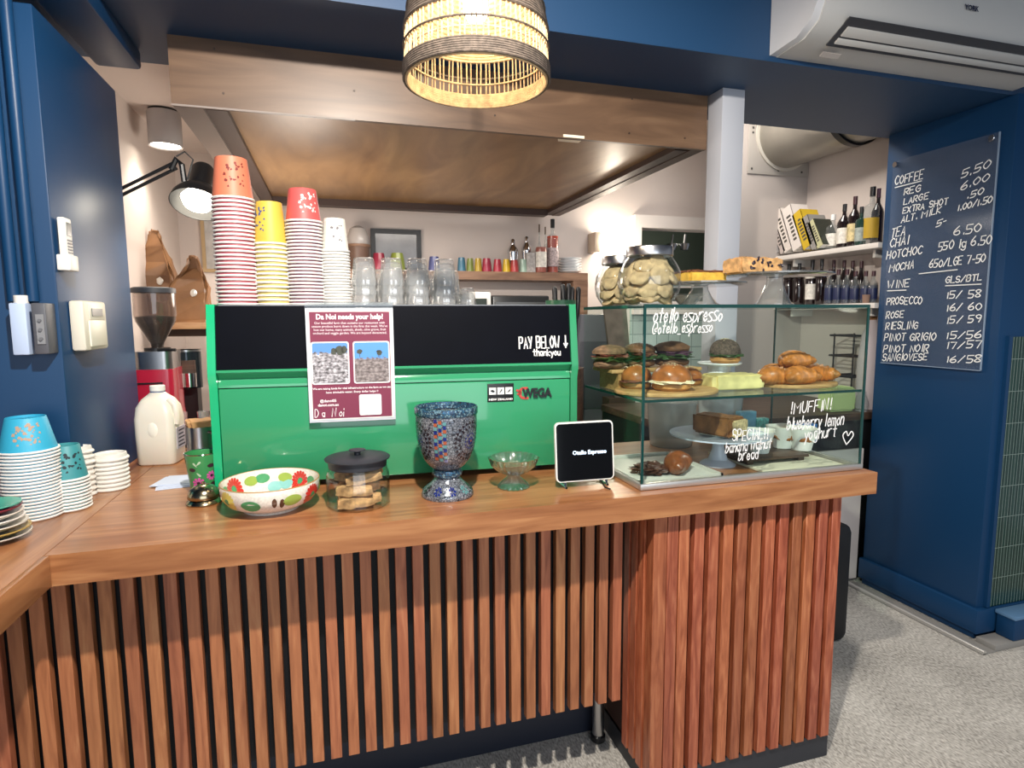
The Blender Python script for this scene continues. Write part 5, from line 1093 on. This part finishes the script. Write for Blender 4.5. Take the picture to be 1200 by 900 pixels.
def bottle(px, wpx, ytop, Y, z, name, label, glassm, prof='wine', lab=None, cap=None, liquid=None, group=None, yb=None, X=None):
    P = ony(px, 300, Y) if X is None else onx(px, yb, X)
    R = wpx*dist(P)/2; h_ = (ony(px, ytop, Y) if X is None else onx(px, ytop, X)).z-z
    t = thing(name, label, 'bottle', (P.x, P.y if X is not None else Y, z+.0008), 0, group)
    s_ = {'wine': (.58, .74, .30), 'spirit': (.62, .72, .32), 'slim': (.5, .66, .28), 'beer': (.55, .75, .38)}[prof]
    MB().lathe([(0, 0), (R*.92, 0), (R, .006), (R, h_*s_[0]), (R*.85, h_*(s_[0]+.06)), (R*s_[2]*1.15, h_*s_[1]), (R*s_[2], h_*(s_[1]+.05)), (R*s_[2], h_*.90), (0, h_*.90)], seg=22).build('body', glassm, t)
    MB().lathe([(0, h_*.84), (R*s_[2]*1.12, h_*.84), (R*s_[2]*1.12, h_), (0, h_)], seg=18).build('cap', cap or black, t)
    if lab: MB().lathe([(R*1.005, h_*.12), (R*1.012, h_*.125), (R*1.012, h_*.46), (R*1.005, h_*.465)], seg=24).build('label', lab, t)
    if liquid: MB().lathe([(0, .004), (R*.93, .006), (R*.93, h_*s_[0]*liquid[1]), (0, h_*s_[0]*liquid[1])], seg=20).build('contents', liquid[0], t)
    return t
clear_b = glass('clear_bottle', (.88, .9, .9), .02, 1.6, haze=.06); lab_w = mat('label_white', 'd9d5cc', .6, var=(60, .2)); orange_l = mat('red_orange_spirit', 'b5442c', .2, coat=.4)
bottle(647.5, 14, 257, 4.05, zsh, 'aperitif_bottle', 'tall bottle of orange red spirit with black cap left of the plates', clear_b, 'spirit', mat('label_red', 'b9a8a8', .6, var=(70, .5)), black, (orange_l, 1.1))
bottle(632, 5.5, 263, 4.12, zsh, 'slim_bottle', 'left of two slim clear bottles behind the jar on the back shelf', clear_b, 'slim', None, mat('cork', '6b5a4a', .7)); bottle(639, 5.5, 266, 4.12, zsh, 'slim_bottle', 'right of two slim clear bottles, touching the orange spirit', clear_b, 'slim', None, mat('cork', '6b5a4a', .7))
def shaker(px, wpx, yt, label):
    P = at(px, 4.08); R = wpx*dist(P)/2; h_ = ony(px, yt, 4.08).z-zsh; t = thing('cocktail_shaker', label, 'cocktail shaker', (P.x, 4.10, ZK))
    MB().lathe([(0, 0), (R*.7, 0), (R, h_*.6), (R, h_*.62), (0, h_*.62)], seg=24).build('body', chrome, t); MB().lathe([(0, h_*.62), (R*1.02, h_*.62), (R*.95, h_*.7), (R*.5, h_*.82), (R*.45, h_*.84), (0, h_*.84)], seg=24).build('shoulder', chrome, t); MB().lathe([(0, h_*.84), (R*.44, h_*.84), (R*.42, h_*.97), (R*.3, h_), (0, h_)], seg=20).build('cap', chrome, t)
shaker(602, 13, 280, 'steel cocktail shaker left of the pair on the back shelf'); shaker(618, 12, 277, 'taller steel cocktail shaker right of the pair on the back shelf')
for px0, px1, py, c, lab, nm in ((617, 627, 296, 'a8a3a0', 'grey printed packet between mint cup and jar on the back shelf', 'packet'),):
    a, c_ = ony(px0, py, 4.0), ony(px1, 318, 4.0); one(MB().box(a.x, c_.x, 3.99, 4.03, ZK, a.z, .002), nm, mat('pk_'+c, c, .5, var=(60, .3)), lab, 'packet')
P = at(634, 4.0); R = 13*dist(P)/2; h_ = ony(634, 290, 4.0).z-zsh; t = thing('labelled_jar', 'labelled glass jar in front of the slim bottles on the back shelf', 'jar', (P.x, 4.0, ZK))
MB().lathe([(0, 0), (R*.95, 0), (R, .006), (R, h_*.9), (R*.9, h_), (0, h_)], seg=24).build('body', mat('jar_red', '8f5348', .3, coat=.3), t); MB().lathe([(R*1.01, h_*.2), (R*1.02, h_*.21), (R*1.02, h_*.8), (R*1.01, h_*.81)], seg=24).build('label', lab_w, t)
P = at(669, 4.05); R = 27*dist(P)/2; p0 = plate(R, .017, porcelain, 'plate')
for k in range(6):
    o = p0 if not k else p0.copy()
    if k: COL.objects.link(o)
    o.location = (P.x, 4.07, ZK+.0185*k); tag(o, 'white plate in the stack at the right end of the back shelf', 'plate', 'white plates on the back shelf')
# black frame, blender
a, c = ony(434, 268, 4.19), ony(494, 318, 4.19); W_, H_ = c.x-a.x, a.z-zsh
t = thing('black_picture_frame', 'black-framed grey picture leaning on the kitchen back wall', 'picture frame', (a.x, 4.185, ZK)); q = .03
b = MB(); b.box(0, q, -.012, .012, 0, H_); b.box(W_-q, W_, -.012, .012, 0, H_); b.box(q, W_-q, -.012, .012, 0, q); b.box(q, W_-q, -.012, .012, H_-q, H_); b.build('frame', black, t)
MB().box(q, W_-q, 0, .01, q, H_-q).build('picture', mat('grey_picture', '98999b', .15, var=(6, .2)), t)
P = at(421, 4.05); R = 26*dist(P)/2; h_ = ony(421, 265, 4.05).z-zsh; t = thing('glass_canister', 'round glass canister with a wooden band on the shelf behind the white cups', 'canister', (P.x, 4.06, ZK))
MB().lathe([(0, 0), (R*.8, 0), (R*.95, h_*.3), (R, h_*.52), (0, h_*.52)], seg=28).build('base', mat('brown_glaze', '6d5548', .4), t); MB().lathe([(0, h_*.52), (R*1.05, h_*.52), (R*1.05, h_*.58), (0, h_*.58)], seg=28).build('band', shelf_wood, t); MB().lathe([(0, h_*.58), (R*.9, h_*.58), (R*.95, h_*.75), (R*.7, h_*.94), (R*.3, h_), (0, h_)], seg=28).build('dome', mat('milky_glass', 'b5b0ac', .2), t)
# bench behind the machine with small equipment
t = thing('back_bench', 'dark kitchen bench against the back wall behind the espresso machine', 'bench', (.9, 3.8, 0)); MB().box(-1.2, .50, -.3, .16, 1.0, 1.04).build('bench_top', dull_steel, t); MB().box(-1.19, .49, -.28, .15, .002, 1.0).build('cabinet', dark_wood, t)
a, c = ony(552, 342, 3.6), ony(574, 360, 3.6); z0 = 1.041
t = thing('small_oven', 'white-framed appliance with a dark window just above the machine top', 'oven', ((a.x+c.x)/2, 3.7, z0)); hw = (c.x-a.x)/2+.01; h_ = a.z-z0
MB().box(-hw, hw, -.10, .12, 0, h_, .01).build('casing', white, t); MB().box(-hw+.03, hw-.03, -.106, -.10, .05, h_-.04).build('window', mat('oven_glass', '3f4742', .15), t)
a, c = ony(577, 346, 3.62), ony(644, 360, 3.62); t = thing('toaster_grill', 'long dark grill with a shiny front behind the machine top', 'grill', ((a.x+c.x)/2, 3.72, z0)); hw = (c.x-a.x)/2; h_ = a.z-z0
MB().box(-hw, hw, -.10, .12, 0, h_, .012).build('casing', mat('grill_dark', '38393a', .3, .5), t); MB().box(-hw+.02, hw-.02, -.106, -.10, h_*.70, h_*.93).build('front_strip', dull_steel, t)
for s_ in (-.6, -.1, .4): MB().cyl((hw*s_, -.10, h_*.55), .014, .02, 14, T=Matrix.Identity(4)).build('knob', white, t)
Y = 3.35; P = ony(657, 357, Y); zt = ony(657, 352, Y).z; R = 36*dist(P)/2; t = thing('utensil_crock', 'green pot of black-handled utensils behind the machine corner', 'utensil pot', (P.x, Y, .0)); z0 = .0
MB().lathe([(0, 1.20), (R*.8, 1.20), (R, zt), (R*.9, zt), (R*.7, 1.21), (0, 1.21)], seg=28).build('pot', mat('pot_green', '2c5a40', .3), t); MB().cyl((0, 0, .002), .14, 1.198, 24).build('pedestal', dark_wood, t)
for k, (x, x2, yt) in enumerate(((652, 649, 336), (660, 659.5, 333), (665, 667, 332), (670, 672, 336), (676, 680, 336), (664, 663, 338))):
    A = ony(x, 352, Y); B = ony(x2, yt, Y); ut = thing('utensil', ['black-handled utensil leaning furthest left in the green pot', 'upright black utensil second from the left in the pot', 'tallest black utensil in the middle of the pot', 'black utensil right of the middle in the pot', 'black utensil leaning furthest right in the pot', 'short black utensil at the front of the pot'][k], 'utensil', (A.x, Y+.006*(k-2), 1.25))
    d = Vector((B.x-A.x, .004*k, B.z-1.25)); MB().tube([Vector((0, 0, 0)), d*.55, d*.62, d*.97, d], [.004, .005, .014, .016, .008], 10).build('handle', black, ut)
# sconce
P = ony(701, 286, 4.199); t = thing('wall_sconce', 'small wall sconce glowing on the white kitchen back wall', 'wall lamp', (P.x, 4.198, P.z))
h2 = 22*dist(P); MB().box(-.085, -.035, -.13, -.001, -h2*.5, h2*.5, .004).build('shade', mat('sconce_body', 'c9b8a4', .5), t); MB().cyl((-.02, -.07, -h2*.4), .03, h2*.8, 20).build('lamp_tube', mat('sconce_tube', 'fff0d8', .4, emit=10), t)
light('sconce_glow', 'POINT', (P.x+.06, 4.06, P.z), 6, (1, .88, .72), .05)
# hanging pots through the window
t = thing('pot_rail', 'metal rail seen through the kitchen window opening', 'rail', (2.9, 4.75, 2.25)); MB().tube([(-.5, 0, .12), (.9, -.1, .18)], .012, 10).build('bar', dull_steel, t)
b = MB()
for px, lab in ((787, 'left of two steel pots hanging in the kitchen window opening'), (802, 'right of two steel pots hanging in the kitchen window opening')):
    Q = ony(px, 288, 4.7); R = 6.5*dist(Q); u_ = thing('hanging_pot', lab, 'pot', (Q.x, 4.7, Q.z)); MB().lathe([(0, -R*.9), (R*.7, -R*.75), (R, 0), (R*.95, R*.35), (0, R*.35)], seg=24).build('pot', steel, u_); MB().tube([(0, 0, R*.3), (.01, 0, R*2.0)], .008, 8).build('handle', steel, u_)
# fridge-like cabinet and leaning board seen through the case
a, c = ony(680, 372, 3.55), ony(735, 372, 3.55)
t = thing('grey_cabinet', 'dark grey kitchen cabinet seen through the left of the glass case', 'cabinet', ((a.x+c.x)/2, 3.6, 0)); hw = (c.x-a.x)/2
MB().box(-hw, hw, 0, .3, .002, a.z+.02, .01).build('body', mat('cab_grey', '55565c', .4), t); MB().box(-hw+.02, hw-.02, -.012, 0, .9, ony(700, 400, 3.55).z, .004).build('door', mat('cab_grey2', '43444a', .35), t)
P = ony(734, 398, 3.3); b = MB(); b.prism([(-.05, 0), (.08, 0), (.06, .5), (.055, .62), (-.10, .62), (-.09, .5)], .02, frame_T((0, 0, 0), (1, 0, 0), Vector((0, .14, 1)).normalized()))
one(b, 'leaning_board', mat('worn_board', '6a5d55', .6, var=(14, .3)), 'tall worn wooden board leaning beside the pale tiles', 'board', (P.x, 3.36, 1.0))
one(MB().box(-.09, .09, 0, .10, .002, 1.0), 'low_post', dark_wood, 'low dark wooden block under the leaning board', 'block', (P.x, 3.34, 0))
# ------------------------------------------------------------------ right side: bench, duct, shelves, menu
t = thing('right_bench', 'brown kitchen bench under the bottle shelves at the right', 'bench', (2.4, 3.05, 0)); MB().box(-.85, .61, -.49, .26, .93, .97, .002).build('bench_top', dark_wood, t); MB().box(-.84, .60, -.46, .25, .002, .93).build('cabinet', soft_black, t)
t = thing('exhaust_duct', 'grey metal duct running under the blue beam to the kitchen wall', 'duct', (2.815, 3.0, 2.647)); R = .2
Ty = Matrix(((1, 0, 0, 0), (0, 0, 1, 0), (0, 1, 0, 0), (0, 0, 0, 1)))
dm = mat('duct_metal', '9a968d', .35, .55, var=(5, .1))
MB().cyl((0, 0, -.22), R, .52, 48, T=Ty).build('duct_pipe', dm, t); MB().lathe([(R, .300), (R+.018, .302), (R+.018, .318), (R, .3185)], seg=48, T=Ty).build('wall_flange', mat('flange_pale', 'c2bdb2', .4), t)
MB().lathe([(R*.995, -.262), (R+.008, -.26), (R+.008, -.222), (R*.995, -.22)], seg=48, T=Ty).build('dark_band', black, t); MB().cyl((0, 0, -.39), R*.97, .13, 48, T=Ty).build('duct_elbow', dm, t)
a = ony(877, 150, 3.32); c = ony(940, 208, 3.32)
t = thing('duct_plate', 'grey screwed plate where the metal duct meets the wall', 'plate', (a.x, 3.318, c.z)); W_, H_ = 3.01-a.x, 2.9-c.z
MB().box(0, W_, -.006, 0, 0, H_, .002).build('plate', mat('plate_grey', 'a8a29b', .5), t); b = MB()
for x, z in ((.03, .03), (W_*.5, .03), (W_-.05, .03), (.03, .25), (.03, .28)): b.box(x-.006, x+.006, -.008, -.006, z-.006, z+.006)
b.build('screws', mat('screw_dark', '4a4845', .5), t)
zu, zl = onx(960, 293.5, 2.785).z, onx(985, 356, 2.785).z
for z, nm, lab in ((zu, 'wall_shelf', 'upper white wall shelf with books and spirit bottles'), (zl, 'wall_shelf', 'lower white wall shelf crowded with dark small bottles')):
    t = thing(nm, lab, 'shelf', (3.019, 2.93, z)); MB().box(-.234, 0, -.39, .385, -.028, 0, .001).build('board', mat('shelf_white', 'dcd6cf', .5), t)
    for y in (-.3, .3): MB().box(-.16, 0, y-.008, y+.008, -.07, -.028).build('bracket', white, t)
def book(px, py_b, px_t, py_t, wpx, c, label, seed):
    A = onx(px, py_b, 2.80); B = onx(px_t, py_t, 2.80); h_ = B.z-zu; ln = math.atan2(B.y-A.y, h_); k = dist(A); th = wpx*k*1.42
    t = thing('book', label, 'book', (2.80, A.y, zu+.0008+abs(th*math.sin(ln))), 0, 'books leaning on the upper shelf'); t.rotation_euler = (-ln, 0, 0); L_ = h_/cos(ln)*.97
    m_ = mat('book_'+c, c, .5); MB().box(0, .13, -th/2, -th/2+.003, 0, L_).build('cover', m_, t); MB().box(0, .13, th/2-.003, th/2, 0, L_).build('cover', m_, t); MB().box(0, .003, -th/2, th/2, 0, L_).build('spine', mat('pale_spine', 'b9b890', .5) if c == '2b3026' else m_, t)
    MB().box(.003, .126, -th/2+.003, th/2-.003, .004, L_-.004).build('pages', paper_w, t); b = MB(); rnd = random.Random(seed)
    for q in range(7): z = L_*(.2+.09*q); b.box(-.0006, 0, -th*.22, th*.22*rnd.uniform(.4, 1), z, z+L_*.05)
    b.build('spine_print', mat('book_ink', '4a4640', .6), t)
for a_ in ((911, 301, 892, 259, 6, '8f8c8c', 'thin grey book leftmost on the upper shelf', 1), (917, 300, 903, 257, 6, 'b5a9a4', 'slim pale book second from the left on the shelf', 2), (923, 298.5, 909, 251, 9, 'd4cbc3', 'cream book third from the left on the shelf', 3), (934, 297, 920, 248, 11, 'd9d1ca', 'thick white book in the middle of the leaning row', 4), (946, 294.5, 932, 254, 10, 'c6a627', 'mustard yellow book in the leaning row', 5), (954, 293.5, 942, 257, 7, '8d8a86', 'thin grey book right of the yellow one', 6), (961, 291, 949, 263, 7, '2b3026', 'small dark green book with a pale spine rightmost of the row', 7)): book(*a_)
dkb = glass('dark_wine_glass', (.05, .035, .03), .03, 1.5, haze=.25, hazecol=(.03, .015, .015)); wine = mat('dark_bottle', '1c1214', .12, coat=.5); navyb = mat('navy_bottle', '1b2240', .12, coat=.5); greenb = mat('green_bottle', '1f3a33', .15, coat=.5)
X = 2.88
bottle(975, 15, 252, 0, zu, 'spirit_bottle', 'clear spirit bottle with white label beside the books', clear_b, 'spirit', lab_w, paper_w, X=X, yb=285)
bottle(988, 14, 240, 0, zu, 'wine_bottle', 'dark bottle with white label second from the books on the upper shelf', wine, 'wine', lab_w, black, X=X, yb=282)
bottle(1000, 14, 231, 0, zu, 'wine_bottle', 'tall dark bottle with gold and white label on the upper shelf', wine, 'wine', mat('label_gold', 'c9b98a', .5, var=(50, .4)), mat('maroon_foil', '3f1d26', .4), X=X, yb=280)
bottle(1008, 12, 243, 0, zu, 'green_bottle', 'dark green bottle with pale label on the upper shelf', greenb, 'spirit', mat('label_grey', '9aa39c', .6, var=(60, .3)), black, X=X-.03, yb=279)
bottle(1020, 17, 220, 0, zu, 'spirit_bottle', 'big clear bottle with a yellow paper collar near the menu board', clear_b, 'spirit', mat('label_yellow', 'b8962a', .6), black, X=X, yb=277)
bottle(1027, 13, 222, 0, zu, 'wine_bottle', 'dark purple-capped bottle furthest right on the upper shelf', wine, 'wine', None, mat('purple_foil', '4a2340', .4), X=X+.03, yb=276)
X = 2.875; k = 0
names = ['black wine bottle at the far left of the lower shelf, behind the cake stand', 'black wine bottle second from the left of the lower shelf', 'black wine bottle with white label on the lower shelf', 'dark bottle right of the white-labelled wine on the lower shelf']
for px, w_, yt, m_, lb in ((923, 12, 310, wine, None), (935, 12, 309, wine, None), (950, 13, 305, wine, lab_w), (961, 12, 304, wine, None)):
    bottle(px, w_, yt, 0, zl, 'wine_bottle', names[k], m_, 'wine', lb, black, X=X+.02, yb=354); k += 1
ordn = ['first', 'second', 'third', 'fourth', 'fifth', 'sixth']
for q, px in enumerate((971, 981, 991, 1001, 1013, 1022)):
    bottle(px, 10, 316+2*(q > 2), 0, zl, 'mixer_bottle', '%s small navy-labelled bottle from the left, front row of lower shelf' % ordn[q], clear_b, 'beer', mat('navy_label', '20294d', .4), mat('maroon_foil', '3f1d26'), (mat('mixer_liquid', '3a3f52', .2), 1.0), 'small bottles in the front row of the lower shelf', yb=354, X=2.84)
for q, px in enumerate((975, 987, 997, 1007)):
    bottle(px, 9, 305+q*.5, 0, zl, 'beer_bottle', '%s dark maroon-capped bottle from the left in the rear row of the lower shelf' % ordn[q], wine, 'beer', None, mat('maroon_foil', '3f1d26'), None, 'dark bottles in the rear row of the lower shelf', yb=354, X=2.95)
P = onx(1014, 352, 2.80); one(MB().lathe([(0, 0), (.016, 0), (.020, .045), (.017, .045), (.013, .004), (0, .004)], seg=20), 'small_clay_pot', mat('clay', '8d7060', .7), 'small brown pot at the front of the lower bottle shelf', 'pot', (2.805, P.y, zl+.0008))
# wire rack with things on the bench, through and beside the case
P = ony(1000, 470, 2.80); a, c = ony(986, 393, 2.80), ony(1016, 447, 2.80); ZBn = .971
t = thing('wire_rack', 'black two-tier wire rack on the bench behind the glass case', 'rack', ((a.x+c.x)/2, 2.80, ZBn)); hw = (c.x-a.x)/2; z1_, z2_ = ony(1000, 440, 2.8).z-ZBn, ony(1000, 393, 2.8).z-ZBn
for x in (-hw*.8, hw*.6):
    for y in (-.07, .07): MB().tube([(x, y, 0), (x, y, z2_+.01)], .005, 8).build('post', black, t)
for z in (z1_, (z1_+z2_)/2, z2_):
    b = MB(); b.tube([(-hw, -.08, z), (hw, -.08, z), (hw, .08, z), (-hw, .08, z)], .006, 8, True)
    for q in range(5): b.tube([(-hw+hw*.45*q, -.08, z), (-hw+hw*.45*q, .08, z)], .003, 6)
    b.build('wire_tier', black, t)
a, c = ony(966, 460, 2.66), ony(994, 482, 2.66); one(slab(c.x-a.x, .10, a.z-c.z+.02, 3, .006), 'green_carton', mat('lime_carton', 'b4c587', .6), 'pale lime green carton on the bench behind the case', 'carton', ((a.x+c.x)/2, 2.66, ZBn+.001), ang=60)
P = ony(1013, 470, 2.9); t = thing('wrapped_bundle', 'pale wrapped bundle beside the wire rack', 'bundle', (2.915, 2.665, ZBn+.001)); MB().lathe([(0, 0), (.06, 0), (.065, .25), (.05, .42), (.015, .52), (0, .53)], seg=28).build('wrap', mat('pale_cloth', 'b9b0b4', .7, bump=(20, .6)), t); MB().lathe([(0, .50), (.02, .50), (.03, .56), (0, .57)], seg=20).build('tie', kraft, t)
P = ony(1012, 478, 2.85); one(MB().lathe([(0, 0), (.032, 0), (.035, .06), (.022, .09), (.022, .11), (.0, .11)], seg=24), 'small_glass_jar', clear_b, 'small clear jar on the bench at the right of the case', 'jar', (2.80, 2.60, ZBn+.001))
# menu board
Y0, Y1, Z0, Z1 = 1.962, 2.474, 1.252, 2.284
t = thing('menu_board', 'clear acrylic drinks menu with white handwriting on the blue wall', 'menu board', (2.78, (Y0+Y1)/2, Z0)); ym = (Y0+Y1)/2; hw = (Y1-Y0)/2; hh = Z1-Z0
acr = glass('menu_acrylic', (.84, .87, .9), .12, .5, haze=.15, hazecol=(.22, .29, .42))
MB().box(-.003, .003, -hw, hw, 0, hh).build('panel', acr, t)
b = MB(); b.box(-.004, .004, -hw-.002, -hw+.001, 0, hh); b.box(-.004, .004, -hw, hw, -.002, .001); b.build('panel_edges', mat('acrylic_edge', '8fa0b4', .2), t)
Tx = Matrix(((0, 0, -1, 0), (1, 0, 0, 0), (0, 1, 0, 0), (0, 0, 0, 1)))
for y in (-hw+.025, hw-.02): MB().cyl((y, hh-.02, -.018), .014, .034, 20, T=Tx, bev=.002).build('standoff', chrome, t)
def on_menu(text, px0, px1, py0, py1, hpx, seed, wd=.0046):
    a, c = onx(px0, py0, 2.776), onx(px1, py1, 2.776); u_ = c-a; b = MB(); Tm = frame_T((-.0042, a.y-ym, a.z-Z0), u_, Vector((0, -u_.z*(1 if u_.y < 0 else -1), abs(u_.y)))*1.0)
    hgt = hpx*dist(a)*.72; script(b, text, 0, 0, hgt, Tm, wd, .08, fit=u_.length, seed=seed); return b.build('menu_lettering', chalk, t)
on_menu('COFFEE', 1049, 1081, 217, 209, 13, 1); on_menu('REG', 1059, 1078, 229, 224, 10, 2); on_menu('LARGE', 1059, 1087, 240, 233, 9.5, 3); on_menu('EXTRA SHOT', 1058, 1110, 250, 239, 9, 4); on_menu('ALT. MILK', 1056, 1102, 261.5, 249.5, 9.5, 5)
on_menu('5.50', 1126, 1159, 209, 196, 12, 6); on_menu('6.00', 1126, 1158, 223, 211, 12, 7); on_menu('.50', 1133, 1151, 233, 227, 10, 8); on_menu('1.00/1.50', 1122, 1162, 247, 237, 10, 9)
on_menu('TEA', 1044, 1060, 279, 275, 14, 10); on_menu('5-', 1097, 1108, 266, 262, 9, 11); on_menu('CHAI', 1043, 1064, 290, 286, 13, 12); on_menu('6.50', 1118, 1149, 276, 271, 13, 13)
on_menu('HOTCHOC', 1039, 1080, 304, 297, 12, 14); on_menu('550 lg 6.50', 1099, 1161, 294, 285, 13, 15); on_menu('MOCHA', 1042, 1070, 319, 314, 12, 16); on_menu('650/LGE 7-50', 1089, 1154, 314, 307, 12, 17)
on_menu('WINE', 1040, 1065, 338, 336, 12, 18); on_menu('GLS/BTL', 1108, 1150, 332, 328, 10, 19)
for q, (w1, x1, w2) in enumerate((('PROSECCO', 1080, '15/ 58'), ('ROSE', 1058, '16/ 60'), ('RIESLING', 1075, '15/ 59'), ('PINOT GRIGIO', 1096, '15/56'), ('PINOT NOIR', 1087, '17/57'), ('SANGIOVESE', 1086, '16/58'))):
    y = (357, 373, 386, 399.5, 413, 423)[q]; on_menu(w1, (1039, 1038.5, 1038, 1036, 1035, 1034)[q], x1, y, y-1, 11, 30+q); on_menu(w2, 1109, 1149, (350, 364.5, 379, 397, 408.5, 424.5)[q], (348, 363, 377, 396, 407.5, 424.5)[q], 11, 40+q)
b = MB()
for p0, p1 in (((1049, 220), (1080, 212)), ((1077, 321), (1122, 316)), ((1040, 341), (1062, 340)), ((1108, 335), (1150, 333))):
    a, c = onx(*p0, 2.776), onx(*p1, 2.776); b.tube([(-.0045, a.y-ym, a.z-Z0), (-.0045, c.y-ym, c.z-Z0)], .0026, 6)
b.build('underlines', chalk, t)
# blue box at the foot of the tiles
P = ony(1178, 728, 1.86); t = thing('blue_floor_box', 'blue painted box at the foot of the green tiled wall', 'box', (P.x+.03, 1.80, .031)); z_ = ony(1180, 708, 1.8).z
MB().box(-.06, .25, 0, .08, 0, .10, .006).build('body', navy, t); MB().box(-.065, .255, -.004, .084, .10, .118, .003).build('lid', mat('blue_lid', '5d83a8', .4), t); MB().cyl((.1, -.001, .05), .006, .004, 10, T=Matrix.Identity(4)).build('screw', steel, t)
